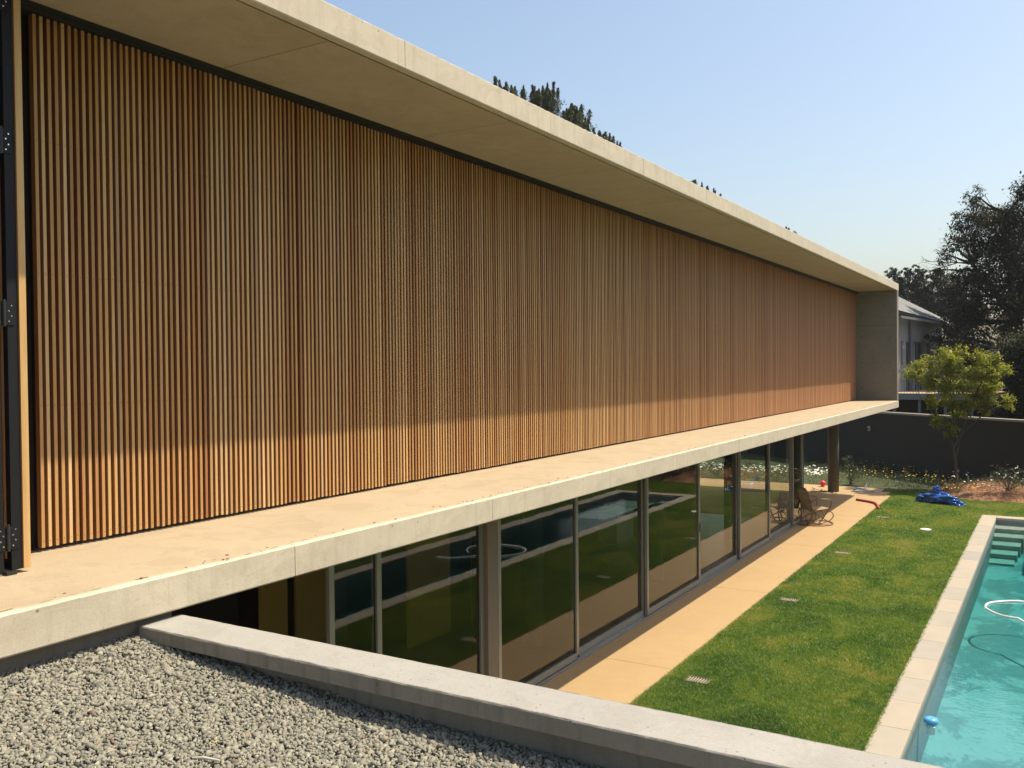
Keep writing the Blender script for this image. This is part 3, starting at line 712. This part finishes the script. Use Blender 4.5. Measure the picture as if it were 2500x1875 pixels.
# deflated blue inflatable on the lawn
def inflatable():
    c = empty('pool_inflatable', (-3.12, 30.45, 0), label='crumpled shiny blue inflatable pool toy with a fin on the lawn edge', cat='inflatable')
    mt, t, p, o = new_mat('blue_vinyl'); g = N(t); n1 = g.noise(g.n('TexCoord').outputs['Object'], 5, 4, .6)
    setp(t, p, color=g.mix(n1, (.005, .035, .22), (.01, .12, .42)), rough=.12); p.inputs['Coat Weight'].default_value = .6
    def blob(name, sc, loc, seed, rot=0, amp=.30, cut=.0):
        n, k = 44, 26; V = []; F = []
        for i in range(k+1):
            th = math.pi*i/k
            for j in range(n):
                ph = 2*math.pi*j/n; d = Vector((math.sin(th)*math.cos(ph), math.sin(th)*math.sin(ph), math.cos(th)))
                r = 1+amp*noise.noise(d*2.1+Vector((seed, 0, 0)))-amp*.9*abs(noise.noise(d*3.7+Vector((0, seed, 0))))
                q = Vector((d.x*sc[0]*r, d.y*sc[1]*r, d.z*sc[2]*r)); q.z = max(q.z, -loc[2]+.002)
                q.rotate(Matrix.Rotation(rot, 3, 'Z')); V.append(tuple(q))
        for i in range(k):
            for j in range(n): F.append((i*n+j, (i+1)*n+j, (i+1)*n+(j+1) % n, i*n+(j+1) % n))
        m = MB(); m.add(V, F); m.build(name, mt, c, loc, smooth=True)
    blob('body', (.60, .30, .21), (.02, 0, .13), 1.3, -.35, .38)
    blob('tail', (.30, .20, .10), (.46, -.20, .05), 4.2, -.5, .5)
    blob('head', (.24, .22, .17), (-.42, .16, .10), 7.7, .3, .45)
    blob('fin', (.13, .07, .19), (-.10, .13, .34), 2.9, .2, .4)
inflatable()

# ------------------------------------------------------------------ garden wall and planting
wall = empty('garden_wall', (-4.5, 35.5, 0), label='long dark rendered garden wall with a pale coping behind the lawn', cat='garden wall')
W0 = Vector((-13.0, 44.1)); W1 = Vector((2.2, 32.1)); dW = (W1-W0).normalized(); nW = Vector((dW.y, -dW.x))   # runs at an angle to the house
ZWALL = E-1.9
def along(name, a, b, half, z0, z1, mat, parent):
    p, q = W0+dW*a, W0+dW*b; m = MB()
    c = [(p+nW*half), (q+nW*half), (q-nW*half), (p-nW*half)]
    m.add([(v.x, v.y, z0) for v in c]+[(v.x, v.y, z1) for v in c], [(3,2,1,0),(4,5,6,7),(0,1,5,4),(1,2,6,5),(2,3,7,6),(3,0,4,7)])
    o = m.build(name, mat, parent); o.location = (4.5, -35.5, 0); return o
Lw = (W1-W0).length
along('render', 0, Lw, .11, -.05, ZWALL-.075, M['darkwall'], wall)
wc = concrete('wall_coping', (.33, .31, .26), dark=.8, pores=0)
k = 0
while k < Lw: along('coping_block', k+.006, min(Lw, k+2.35), .15, ZWALL-.075, ZWALL, wc, wall); k += 2.36
wl = empty('wall_light', (0, 0, 0), label='small pale rectangular wall light on the dark garden wall', cat='wall light')
q = W0+dW*8.62+nW*.112
m = MB(); m.box((-.055, -.05, -.09), (.055, 0, .09)); m.build('housing', simple('lamp_grey', (.5, .5, .46), .5), wl)
m = MB(); m.box((-.04, -.056, -.065), (.04, -.0502, -.03)); m.box((-.04, -.056, -.015), (.04, -.0502, .02)); m.build('louvre', M['track'], wl)
wl.location = (-6.54, 38.84, E-2.60); wl.rotation_euler = (0, 0, math.atan2(dW.y, dW.x))

def frames(D):
    """orthonormal vectors for an array of directions"""
    a = np.where(abs(D[:, 2:3]) < .9, np.array([[0, 0, 1.]]), np.array([[1., 0, 0]])); s = np.cross(D, a); s /= np.linalg.norm(s, axis=1)[:, None]; return s, np.cross(D, s)
def leaves(P, size, asp=.5, flat=.0, rs=NR):
    """one bent diamond per point: 4 vertices, 2 triangles as a quad"""
    n = len(P); D = rs.normal(size=(n, 3)); D[:, 2] -= flat; D /= np.linalg.norm(D, axis=1)[:, None]; s, t = frames(D)
    L = (size*rs.uniform(.6, 1.35, n))[:, None]
    v = np.stack([P-D*L*.5, P+s*L*asp*.5, P+D*L*.5, P-s*L*asp*.5], 1).reshape(-1, 3)
    return v, np.arange(n*4).reshape(-1, 4)
def clump_points(blobs, per, shell=.55, rs=NR, squash=1.0, sub=9, subr=.38):
    """points gathered in small clumps inside each blob, so that gaps stay open between clumps"""
    out = []
    for x, y, z, r in blobs:
        ns = max(3, int(sub*(r/.35)**1.6)); c = rs.normal(size=(ns, 3)); c /= np.linalg.norm(c, axis=1)[:, None]
        c *= (rs.uniform(shell, 1, ns)**.6)[:, None]*r; c[:, 2] *= squash
        n = int(per*(r/.35)**2)
        k = rs.randint(0, ns, n); p = rs.normal(size=(n, 3))*subr*r*.5; p[:, 2] *= .7
        out.append(c[k]+p+np.array([x, y, z]))
    return np.concatenate(out)
def branch(m, a, b, r0, r1, sag=.0, wob=.06, n=6, k=5):
    a = Vector(a); b = Vector(b); L = (b-a).length; pts = []
    for i in range(n+1):
        t = i/n; p = a.lerp(b, t); p.z += sag*L*4*t*(1-t)*.25
        w_ = wob*L*math.sin(math.pi*t); p += Vector((R.uniform(-1, 1), R.uniform(-1, 1), R.uniform(-.6, .6)))*w_*.5
        pts.append(p)
    m.tube(pts, [r0+(r1-r0)*i/n for i in range(n+1)], k); return pts

# the small lime green tree in front of the wall
TY = 33.9
G = [(-4.21,-.27,.37),(-4.46,-.41,.21),(-3.68,.03,.30),(-3.68,-.51,.37),(-3.19,.26,.33),(-2.83,.35,.28),(-3.01,-.18,.37),(-2.24,.15,.30),(-1.89,.17,.25),(-2.03,-.28,.39),(-1.63,-.28,.29),(-2.53,-.41,.36),(-2.77,-.74,.37),(-3.19,-1.01,.33),(-3.37,-.61,.30),(-1.89,-.74,.29),(-1.95,-1.24,.26),(-1.51,-1.10,.13),(-2.53,-1.14,.30),(-2.95,-1.38,.24),(-2.30,-.84,.30),(-3.77,-1.25,.20),(-3.59,-1.76,.15),(-3.04,-1.85,.16),(-2.59,-1.67,.14)]
gt = empty('garden_tree', (-2.94, TY, 0), label='small multi stemmed tree with airy lime green crown before the dark wall', cat='tree')
blobs = [(x+2.94, R.uniform(-.9, .9)*min(1, .5+r_), z+E, r_) for x, z, r_ in G]+[(x+2.94+R.uniform(-.3, .3), R.uniform(-1.1, 1.1), z+E-.1, .26) for x, z, r_ in G[2:16:2]]+[(x+2.94+R.uniform(-.15, .15), R.uniform(-.9, .9), z+E-R.uniform(.15, .4), .24) for x, z, r_ in G[13:24]]
m = MB()
tr = branch(m, (0, 0, -.02), (-.02, 0, .75), .075, .06, wob=.05); tr2 = branch(m, tr[-1], (-.09, 0, 1.40), .06, .052, wob=.04); fk = tr2[-1]
mains = [branch(m, fk, (-.50, .1, 2.36), .038, .028), branch(m, fk, (-.10, -.15, 2.66), .040, .026), branch(m, tr2[3], (.24, .25, 2.25), .036, .026), branch(m, (.02, .0, 1.75), (.85, -.2, 2.66), .032, .02), branch(m, fk, (-.3, -.4, 2.5), .03, .02)]
branch(m, tr2[-1], (.02, 0, 1.75), .045, .034)
mains += [branch(m, mains[0][-1], (-.85, .2, 2.75), .028, .018), branch(m, mains[2][-1], (.5, .5, 3.1), .026, .016), branch(m, mains[1][-1], (-.2, .1, 3.4), .026, .014)]
tips = [p for q in mains for p in q[3:]]
for bx, by, bz, br in blobs:
    c_ = Vector((bx, by, bz)); near = min(tips, key=lambda p: (p-c_).length+max(0, p.z-c_.z)*2)
    pts = branch(m, near, c_, .014, .006, wob=.12, k=4)
    for j in range(5): branch(m, pts[R.randrange(2, 6)], c_+Vector((R.gauss(0, 1), R.gauss(0, 1), R.gauss(0, .8)))*br*.8, .006, .002, n=3, k=3)
m.build('trunk', M['bark'], gt)
P = clump_points(blobs, 1080, .15, sub=26, subr=.50); v, f = leaves(P, .076, .60)
link('crown', np_mesh('crown', v, f, M['leaf_lime']), gt)

# ------------------------------------------------------------------ bed, flowers, shrubs
m = MB(); nx_, ny_ = 60, 34; V = []; F = []
for i in range(nx_+1):
    for j in range(ny_+1):
        x = -3.75+i*.115; s = j/ny_; yw = W0.y+(x-W0.x)*dW.y/dW.x-.1; y0 = 31.42+.18*noise.noise(Vector((x*1.2, 0, 0)))+max(0, -2.7-x)*1.3
        y = y0+(max(yw, y0+.1)-y0)*s; z = -.02+.42*math.sin(min(1, s*1.5)*1.57)*min(1, max(0, (x+3.5)/1.6))+.05*noise.noise(Vector((x*3, y*3, 1)))+.03*noise.noise(Vector((x*9, y*9, 1)))
        V.append((x, y, z if s > 0 else -.03))
for i in range(nx_):
    for j in range(ny_): a = i*(ny_+1)+j; F.append((a, a+ny_+1, a+ny_+2, a+1))
m.add(V, F); bed = m.build('flower_bed_soil', M['soil'], None, smooth=True, kind='structure')
def wally(x): return W0.y+(x-W0.x)*dW.y/dW.x
def scatter(n, x0, x1, f0, f1, h0, h1, lump=1.0):
    x = NR.uniform(x0, x1, n); s = NR.uniform(0, 1, n); ya = np.array([f0(a) for a in x]); yb = np.array([f1(a) for a in x])
    y = ya+(yb-ya)*s; hm = np.array([.5+.5*noise.noise(Vector((a*2.2, b*2.2, 4))) for a, b in zip(x, y)])
    k = NR.uniform(0, 1, n) < np.clip(hm*1.6-.25*lump, .05, 1)
    z = h0+(h1-h0)*NR.uniform(0, 1, n)*hm*1.4
    return np.stack([x, y, z], 1)[k]
bedz = lambda x: np.clip(.42*np.clip((x+3.5)/1.6, 0, 1), 0, .42)
P1 = scatter(24000, -13, -4.6, lambda x: 33.35 if x < -5.1 else 32.5, lambda x: wally(x)-.12 if x > -10 else 38, .0, .42)
P2 = scatter(9000, -4.7, -2.6, lambda x: 32.6, lambda x: wally(x)-.12, .02, .40)
P3 = scatter(15000, -2.9, 3, lambda x: 31.7, lambda x: wally(x)-.1, .02, .24, 1.6); P3[:, 2] += bedz(P3[:, 0])
v, f = leaves(np.concatenate([P1, P2, P3]), .07, .28)
link('bed_foliage', np_mesh('bed_foliage', v, f, M['leaf_bed']), None, label='low green foliage of the flower bed along the garden wall', cat='plants', kind='stuff')
def petals(name, P, r_, mat, label):
    n = len(P); a = NR.uniform(0, 6.28, n); V = []; tilt = NR.normal(0, .25, (n, 2))
    for k in range(6):
        ang = a+k*math.pi/3; V.append(np.stack([P[:, 0]+np.cos(ang)*r_, P[:, 1]+np.sin(ang)*r_, P[:, 2]+(np.cos(ang)*tilt[:, 0]+np.sin(ang)*tilt[:, 1])*r_], 1))
    V = np.stack(V, 1).reshape(-1, 3); return link(name, np_mesh(name, V, np.arange(n*6).reshape(-1, 6), mat), None, label=label, cat='flowers', kind='stuff')
Fw = np.concatenate([scatter(1000, -13, -7.1, lambda x: 33.4, lambda x: 35.6, .3, .46), scatter(330, -3.2, 2.5, lambda x: 31.9, lambda x: wally(x)-.3, .22, .42)+np.array([0, 0, .12])])
petals('white_daisies', Fw, .036, M['petal_w'], 'white daisies flowering along the rear path and in the bed')
Fy = np.concatenate([scatter(360, -7, -3.0, lambda x: 33.4, lambda x: wally(x)-.2, .22, .5), scatter(160, -3.3, -2.0, lambda x: 31.9, lambda x: 33, .25, .42)])
petals('yellow_daisies', Fy, .024, M['petal_y'], 'yellow daisies scattered in front of the dark garden wall')
petals('orange_daisies', scatter(90, -2.7, -1.7, lambda x: 31.8, lambda x: 32.8, .3, .48), .034, M['petal_o'], 'orange daisies at the left end of the mulched bed')
P4 = scatter(9000, -3.3, 3, lambda x: 31.5, lambda x: wally(x)-.4, .0, .06, .6); P4[:, 2] += bedz(P4[:, 0])*np.clip((P4[:, 1]-31.5)/1.0, 0, 1)
v, f = leaves(P4, .06, .4); link('dry_leaf_litter', np_mesh('dry_leaf_litter', v, f, M['dry']), None, label='brown dry leaf litter and mulch over the flower bed', cat='mulch', kind='stuff')
def shrub(loc, blobs, n, size, mat, label, stem, flowers=0, asp=.3):
    s = empty('shrub', loc, label=label, cat='shrub'); m = MB()
    for bx, by, bz, br in blobs:
        for j in range(4): branch(m, (R.uniform(-.05, .05), R.uniform(-.05, .05), 0), (bx+R.gauss(0, br*.5), by+R.gauss(0, br*.5), bz+R.uniform(-.3, .6)*br), .009, .003, n=4, k=4)
    m.build('stems', M['bark'], s)
    P = clump_points(blobs, n, .2, sub=14, subr=.5); v, f = leaves(P, size, asp); link('foliage', np_mesh('foliage', v, f, mat), s)
    if flowers:
        P = clump_points(blobs, flowers, .9, sub=30, subr=.3); v, f = leaves(P, .05, .9); link('blossom', np_mesh('blossom', v, f, M['petal_w']), s)
    return s
shrub((-1.35, 32.3, .28), [(-.35, 0, .62, .22), (-.05, .1, .55, .30), (.3, .1, .48, .28), (.1, -.1, .3, .3), (.62, .1, .34, .22), (-.25, 0, .3, .22)], 300, .06, M['leaf_bed'], 'wispy flowering shrub at the right of the mulched bed', 1, flowers=28)
shrub((-6.35, 33.9, 0), [(0, 0, .5, .35), (.35, .1, .35, .3), (-.1, 0, .9, .22)], 420, .12, M['leaf_bed'], 'dark leafy clump beside the round column by the wall', 1, asp=.14)
shrub((-6.62, 31.35, 0), [(-.45, -.05, .07, .14), (-.2, -.22, .07, .13), (.3, -.1, .06, .12)], 400, .07, M['leaf_bed'], 'low green tuft growing at the foot of the round column', 1, asp=.3)

# ------------------------------------------------------------------ neighbour's house with balcony
nb = empty('neighbour_house', (-6, 50, 0), label='pale grey neighbouring house with metal roof and balcony behind the wall', cat='house')
A = Vector((-7.32, 35.0)); dN = Vector((.0957, .9954)); nN = Vector((.9954, -.0957))
def npnt(s, o_, z): q = A+dN*s+nN*o_; return (q.x+6, q.y-50, z)
def nbox(name, s0, s1, o0, o1, z0, z1, mat, parent=None, **k):
    m = MB(); v = [npnt(s0, o0, z0), npnt(s0, o1, z0), npnt(s1, o1, z0), npnt(s1, o0, z0), npnt(s0, o0, z1), npnt(s0, o1, z1), npnt(s1, o1, z1), npnt(s1, o0, z1)]
    m.add(v, [(0,3,2,1),(4,5,6,7),(0,1,5,4),(1,2,6,5),(2,3,7,6),(3,0,4,7)]); return m.build(name, mat, parent or nb, **k)
nw = simple('neighbour_render', (.27, .27, .265), .8, scale=2); ZD = E-1.30
# wall pieces leave real window openings (s = metres along the facade from Y=35)
S0 = 8.6; S1 = 19.6; zt = E+2.15; zw1 = E+1.08
holes = [(10.70, 11.02, E-.05, zw1), (11.68, 15.48, ZD+.02, zw1), (16.02, 16.6, E-.45, zw1)]
cuts = sorted(holes); s = S0
for h0, h1, z0, z1 in cuts:
    nbox('wall', s, h0, -.25, 0, ZD, zt, nw); nbox('wall', h0, h1, -.25, 0, z1, zt, nw)
    if z0 > ZD+.1: nbox('wall', h0, h1, -.25, 0, ZD, z0, nw)
    s = h1
nbox('wall', s, S1, -.25, 0, ZD, zt, nw); nbox('rear_wall', S0, S1, -7.2, -7.0, 0, zt, nw); nbox('side_wall', S1-.25, S1, -7, -.25, 0, zt, nw); nbox('side_wall', S0, S0+.2, -7, -.25, 0, zt, nw)
dg = simple('dark_glazing', (.03, .035, .04), .12); wf = simple('window_frame_grey', (.16, .17, .18), .5); cur = simple('curtain', (.42, .42, .44), .8)
for h0, h1, z0, z1 in holes:
    wd_ = nbox('window', h0, h1, -.2, -.19, z0, z1, dg)
    n = 1 if h1-h0 < 1 else 4
    for k in range(n+1):
        x = h0+(h1-h0)*k/n; nbox('frame', max(h0, x-.04), min(h1, x+.04), -.188, -.13, z0, z1, wf, wd_)
    nbox('frame', h0, h1, -.187, -.135, z1-.06, z1, wf, wd_)
    if n == 4:
        for k in (0, 1, 2): nbox('curtain', h0+.5+k*.9, h0+.75+k*.9, -.1895, -.188, z0, z1-.06, cur, wd_)
# hipped metal roof
mr, t_, p_, o_ = new_mat('metal_roof'); g_ = N(t_)
_n = g_.noise(g_.n('TexCoord').outputs['Object'], .8, 5, .65); setp(t_, p_, color=g_.mix(_n, (.13, .14, .145), (.20, .21, .21)), rough=.5, metal=.25)
rf = MB(); e0, e1, ez = S0-.6, S1+.55, E+2.12
rf.add([npnt(e0, .55, ez+.25), npnt(e1, .55, ez), npnt(e1, -7.7, ez), npnt(e0, -7.7, ez+.25), npnt(e0+3.8, -3.5, ez+2.75), npnt(e1-4.3, -3.5, ez+2.5)], [(0,1,5,4), (1,2,5), (2,3,4,5), (3,0,4), (3,2,1,0)])
roofo = rf.build('roof', mr, nb)
rib = MB()
for k in range(60):
    sx = e0+.3+k*(e1-e0-.6)/60; tt = (sx-e0)/(e1-e0)
    o1 = .5; r_e = -3.4
    if sx > e1-4.3: r_e = .5-(e1-sx)/4.3*4.0
    if sx < e0+3.8: r_e = .5-(sx-e0)/3.8*4.0
    zf = lambda o_: ez+.25*(1-tt)+(.5-o_)/4.05*2.5
    a, b = npnt(sx, o1, zf(o1)+.02), npnt(sx, r_e, zf(r_e)+.04); rib.tube([a, b], .022, 4)
rib.build('standing_seams', mr, roofo)
nbox('gutter', e0, e1, .55, .66, E+2.02, E+2.13, wf)
nbox('rust_flashing', e1-1.6, e1+.02, .62, .68, E+2.05, E+2.19, simple('rust', (.36, .15, .06), .8))
m = MB(); m.tube([npnt(12.13, .12, ZD), npnt(12.13, .12, E+2.1)], .085, 10); m.build('downpipe', simple('pipe_grey', (.15, .17, .19), .5), nb)
# balcony deck on posts
deckm = simple('deck_edge', (.20, .20, .19), .8); dtop = simple('deck_boards', (.50, .36, .22), .7)
nbox('balcony_deck', 8.3, 19.4, 0, 4.3, ZD-.28, ZD-.01, deckm); nbox('deck_floor', 8.3, 19.4, .002, 4.3, ZD-.009, ZD, dtop)
for k in range(9): nbox('deck_post', 8.4, 8.52, .25+k*.52-.04 if k < 8 else 4.15, .25+k*.52+.06 if k < 8 else 4.25, 0, ZD-.29, wf) if k % 2 == 0 else None
nbox('undercroft_wall', S0, S1, -.6, -.4, 0, ZD-.3, simple('undercroft', (.05, .05, .045), .8))
m = MB(); pr = MB()
for k in range(34): pr.tube([npnt(8.4, .05+k*.125, ZD), npnt(8.4, .05+k*.125, ZD+.98)], .011, 4)
o = pr.build('balusters', wf, nb)
m.tube([npnt(8.4, 0, ZD+1.0), npnt(8.4, 4.2, ZD+1.0), npnt(19.3, 4.2, ZD+1.0)], .022, 6); m.build('handrail', wf, nb)

# ------------------------------------------------------------------ big trees
def tree(name, base, top_pts, blobs, per, size, mat, bark, label, r0=.3, sub=10, subr=.42, shell=.35, asp=.5, twigs=3, bare=(), flat=0):
    t = empty(name, base, label=label, cat='tree'); b = Vector(base); m = MB()
    loc = [(x-b.x, y-b.y, z-b.z, r_) for x, y, z, r_ in blobs]
    skel = []
    for i, tp in enumerate(top_pts):
        tp = Vector(tp)-b; k = 1 if i == 0 else .6
        pts = branch(m, (0, 0, -.1) if i == 0 else skel[min(len(skel)-1, 3)], tp, r0*k, r0*.18, wob=.07, n=9, k=8); skel += pts[2:]
    for x, y, z, r_ in loc:
        c_ = Vector((x, y, z)); near = min(skel, key=lambda p: (p-c_).length+max(0, p.z-c_.z)*1.5)
        pts = branch(m, near, c_, min(.09, r0*.28), .02, wob=.10, n=6, k=5)
        for j in range(twigs): branch(m, pts[R.randrange(2, 7)], c_+Vector((R.gauss(0, 1), R.gauss(0, 1), R.gauss(0, .8)))*r_*.75, .022, .006, n=4, k=3)
    for a, dirs in bare:
        q0 = Vector(a)-b; near = min(skel, key=lambda p: (p-q0).length)
        main = branch(m, near, q0, .07, .03, wob=.08, n=8)
        for dv in dirs:
            e = q0+Vector(dv); p2 = branch(m, main[-1], e, .028, .010, wob=.14, n=6, k=4)
            for j in range(10):
                s_ = p2[R.randrange(1, 7)]; e2 = s_+Vector((R.uniform(-.6, .15), R.uniform(-.3, .3), R.uniform(-.25, .4)))
                p3 = branch(m, s_, e2, .010, .004, wob=.2, n=4, k=3)
                for l in range(2): branch(m, p3[2+l], p3[2+l]+Vector((R.uniform(-.3, .1), R.uniform(-.1, .1), R.uniform(-.2, .25))), .006, .003, n=2, k=3)
    m.build('trunk', bark, t)
    P = clump_points(loc, per, shell, sub=sub, subr=subr); v, f = leaves(P, size, asp, flat)
    link('crown', np_mesh('crown', v, f, mat), t); return t
def vary(L, Y, dy, z0=E, extra=1, grow=1.0):
    out = []
    for a in L:
        x, z, r_ = a
        out.append((x, Y+R.uniform(-dy, dy), z+z0, r_*grow))
        for k in range(extra): out.append((x+R.uniform(-.5, .5), Y+R.uniform(-dy, dy)*1.5, z+z0+R.uniform(-.4, .4), r_*grow))
    return out
BT = [(-3.65,7.89,.44),(-3.31,7.27,.63),(-3.83,7.13,.49),(-2.79,7.22,.58),(-2.16,7.35,.58),(-1.57,7.68,.57),(-4.09,6.37,.64),(-3.22,6.39,.73),(-2.37,6.47,.72),(-1.61,6.64,.71),(-4.31,5.80,.44),(-3.39,5.59,.63),(-2.58,5.62,.67),(-1.74,5.70,.72),(-3.22,4.75,.63),(-2.37,4.79,.72),(-1.57,4.83,.71),(-4.09,4.32,.64),(-4.71,4.36,.40),(-3.22,3.88,.73),(-2.15,3.82,.72),(-4.09,3.44,.74),(-4.75,3.38,.54),(-3.43,2.92,.73),(-2.36,2.88,.67),(-1.53,3.08,.67),(-4.31,2.09,.64),(-4.89,1.47,.45),(-5.29,1.08,.35),(-3.43,1.72,.73),(-2.36,1.79,.62),(-1.73,1.29,.72),(-4.09,.86,.44)]
BT2 = [(x+R.uniform(1.2, 3.6), z+R.uniform(-.4, 1.0), r_*1.1) for x, z, r_ in BT]
BT3 = [(-1.94,.34,.77),(-1.73,-.61,.72),(-1.73,-1.57,.62),(-2.36,-2.06,.48),(-1.2,-.2,.8),(-1.0,-1.2,.8),(-.6,-2.2,.8),(.2,-.4,.9),(.3,-1.6,.9),(-.5,.8,.9),(-1.4,-2.7,.6)]
tree('large_tree', (-1.6, 50, 0), [(-2.2, 50, E+7.2), (-.3, 50.5, E+8.2), (-3.6, 50, E+4.9), (.8, 49.5, E+5.6)], vary(BT, 50, 1.8, extra=1, grow=.95)+vary(BT2, 51, 2, extra=0), 235, .15, M['leaf_dark'], M['barkd'],
     'tall dark evergreen tree with bare side twigs at the right edge', .32, sub=11, subr=.55, flat=.3, bare=[((-4.3, 50, E+5.0), [(-1.3, 0, .15), (-1.0, .2, .75), (-1.2, 0, -.35), (-.6, .1, 1.3)])])
tree('large_tree', (.2, 44, 0), [(-.2, 44, E+2.0), (-1.3, 44, E+.3)], vary([(x*.88+.25, z*.88, r_) for x, z, r_ in BT3], 44, 1.2, extra=2, grow=1.05), 520, .13, M['leaf_dark'], M['barkd'],
     'dense dark green tree filling the right edge above the garden wall', .2, sub=12, subr=.45)
# undergrowth behind the wall
ug = [(x, R.uniform(52, 60), E+R.uniform(-3.5, .9), R.uniform(.8, 1.2)) for x in np.linspace(-6.5, 3.5, 46)]
tree('hedge_tree', (-3.5, 57, 0), [(-3.5, 57, E-.8)], ug, 330, .17, M['leaf_dark'], M['barkd'], 'broad dark thicket of trees behind the balcony', .2, sub=12, subr=.5)
# pines farther away
PN = [(-12.13,7.74,.47),(-12.01,7.05,.52),(-11.34,7.44,.43),(-10.94,7.92,.26),(-10.51,8.24,.30),(-10.47,7.56,.51),(-9.85,7.52,.43),(-9.38,7.24,.42),(-8.92,7.46,.38),(-8.46,7.10,.51),(-11.42,6.58,.77),(-10.31,6.53,.77),(-9.23,6.30,.76),(-11.18,5.72,.77),(-10.0,5.41,.85),(-8.84,5.27,.84),(-9.61,4.63,.76),(-7.9,6.2,.8),(-8.0,5.0,.9),(-7.2,4.4,.8),(-8.3,3.8,.8),(-7.4,3.0,.9),(-6.4,5.2,.8),(-6.2,3.9,.9)]
for (x0, x1, bx, lab) in ((-14, -9.7, -11, 'hazy distant pine with rounded tufts, left one above the grey metal roof'), (-9.7, -4, -8, 'hazy distant pine behind the grey metal roof, nearer the big dark tree')):
    sel = [q for q in PN if x0 <= q[0] < x1]
    tree('pine_tree', (bx, 85, 0), [(bx, 85, E+6.6)], vary(sel, 85, 1.5, extra=1, grow=1.05), 430, .16, M['leaf_pine'], M['barkd'], lab, .25, sub=10, subr=.30, shell=.6)
# conifers whose tops rise over the roof: many upright plumes
def conifer(base, plumes, label, leafs=900):
    plumes = plumes+[(x+R.uniform(-.35, .35), y+R.uniform(-.7, .7), z-R.uniform(.1, .75), r_*1.15) for x, y, z, r_ in plumes for k in range(3)]
    b = Vector(base); t = empty('conifer', base, label=label, cat='tree'); m = MB(); P = []
    top = max(p[2] for p in plumes)
    tr = branch(m, (0, 0, -.1), (0, 0, top-b.z-1.8), .35, .1, wob=.01, n=10, k=8)
    for x, y, z, r_ in plumes:
        tip = Vector((x, y, z+r_))-b; root = Vector((tip.x*.35, tip.y*.35, max(1, tip.z-abs(tip.x)*.9-3.2))); near = min(tr, key=lambda p: (p-root).length)
        pts = branch(m, near, tip, .06, .012, wob=.02, n=8, k=4)
        n = int(leafs*1.3); s_ = NR.uniform(0, 1, n)**.75; p0 = np.array(tip-Vector((tip.x*.10, tip.y*.10, 3.4))); p1 = np.array(tip)
        c = p0[None]*(1-s_)[:, None]+p1[None]*s_[:, None]; rr = (r_*.95+.04)*(1-s_**1.7)+.04
        lump = (1+.5*np.sin(s_*23+x*3))*np.exp(NR.normal(0, .35, n))
        a = NR.uniform(0, 6.28, n); q = np.sqrt(NR.uniform(0, 1, n))*rr*lump; c[:, 0] += np.cos(a)*q; c[:, 1] += np.sin(a)*q; P.append(c)
    m.build('trunk', M['barkd'], t); P = np.concatenate(P); n = len(P)
    v, f = leaves(P, .14, .35, -1.6); link('crown', np_mesh('crown', v, f, M['leaf_conifer']), t)
RT = [(-30.72,18.18,.25),(-30.33,17.99,.25),(-29.9,17.5,.3),(-29.5,17.5,.3),(-29.18,17.64,.29),(-28.8,17.2,.35),(-28.42,17.43,.37),(-28.0,16.9,.4),(-27.58,17.13,.41),(-27.1,16.7,.45),(-26.75,16.95,.41),(-26.11,16.8,.40),(-26.5,16.1,.6),(-25.76,15.95,.42),(-25.4,15.6,.4),(-25.23,15.45,.38),(-24.88,14.96,.32),(-24.53,14.59,.28),(-25.6,14.9,.6),(-24.9,14.2,.5)]
conifer((-28.4, 50, 0), [(x, 50+R.uniform(-1.6, 1.6), z+E, r_) for x, z, r_ in RT], 'large feathery conifer rising above the concrete roof edge')
conifer((-23.4, 50, 0), [(x, 50+R.uniform(-.6, .6), z+E, .26) for x, z in ((-24.01,14.15),(-23.7,13.9),(-23.49,13.95),(-23.2,13.75),(-23.11,13.75),(-23.6,13.3))], 'small conifer tip just right of the large conifer over the roof', 700)
conifer((-20.8, 60, 0), [(x, 60+R.uniform(-.8, .8), z+E, r_) for x, z, r_ in ((-21.64,12.60,.22),(-21.4,12.5,.24),(-21.18,12.41,.24),(-20.72,12.19,.24),(-20.5,12.0,.2),(-20.08,11.85,.2),(-19.72,11.55,.12))], 'small bushy treetop peeping over the middle of the roof edge', 700)
conifer((-15.0, 60, 0), [(x, 60+R.uniform(-.3, .3), z+E, .12) for x, z in ((-15.27,8.93),(-15.05,8.8),(-14.68,8.58),(-14.5,8.4))], 'tiny treetop showing over the far half of the roof edge', 500)

# trees on the far side of the pool: out of frame, they darken the water and the panes
for i, (x, y, h_) in enumerate(((11.5, 6, 6.5), (12.5, 14, 7.5), (11.5, 22, 7.0), (12.5, 30, 8.0), (11, 38, 7.5))):
    bl_ = [(x+R.uniform(-1.8, 1.8), y+R.uniform(-3.6, 3.6), R.uniform(.8, h_), R.uniform(.9, 1.4)) for k in range(34)]
    tree('boundary_tree', (x, y, 0), [(x, y, h_*.8)], bl_, 110, .28, M['leaf_dark'], M['barkd'], 'bushy dark boundary tree across the pool, '+('level with the gravel roof', 'level with the floating dispenser', 'level with the hose loop', 'just past the pool steps', 'behind the mulched flower bed')[i], .2, sub=9, subr=.6, twigs=1)

# thin smoky air
hz = bpy.data.materials.new('haze_air'); hz.use_nodes = True; hz.node_tree.nodes.clear()
ho = hz.node_tree.nodes.new('ShaderNodeOutputMaterial'); hv = hz.node_tree.nodes.new('ShaderNodeVolumePrincipled')
hv.inputs['Color'].default_value = (.93, .96, 1, 1); hv.inputs['Density'].default_value = .0003; hv.inputs['Anisotropy'].default_value = .2
hz.node_tree.links.new(hv.outputs[0], ho.inputs['Volume'])
box('haze', (-70, -30, -1.2), (45, 130, E+24), hz, kind='stuff')
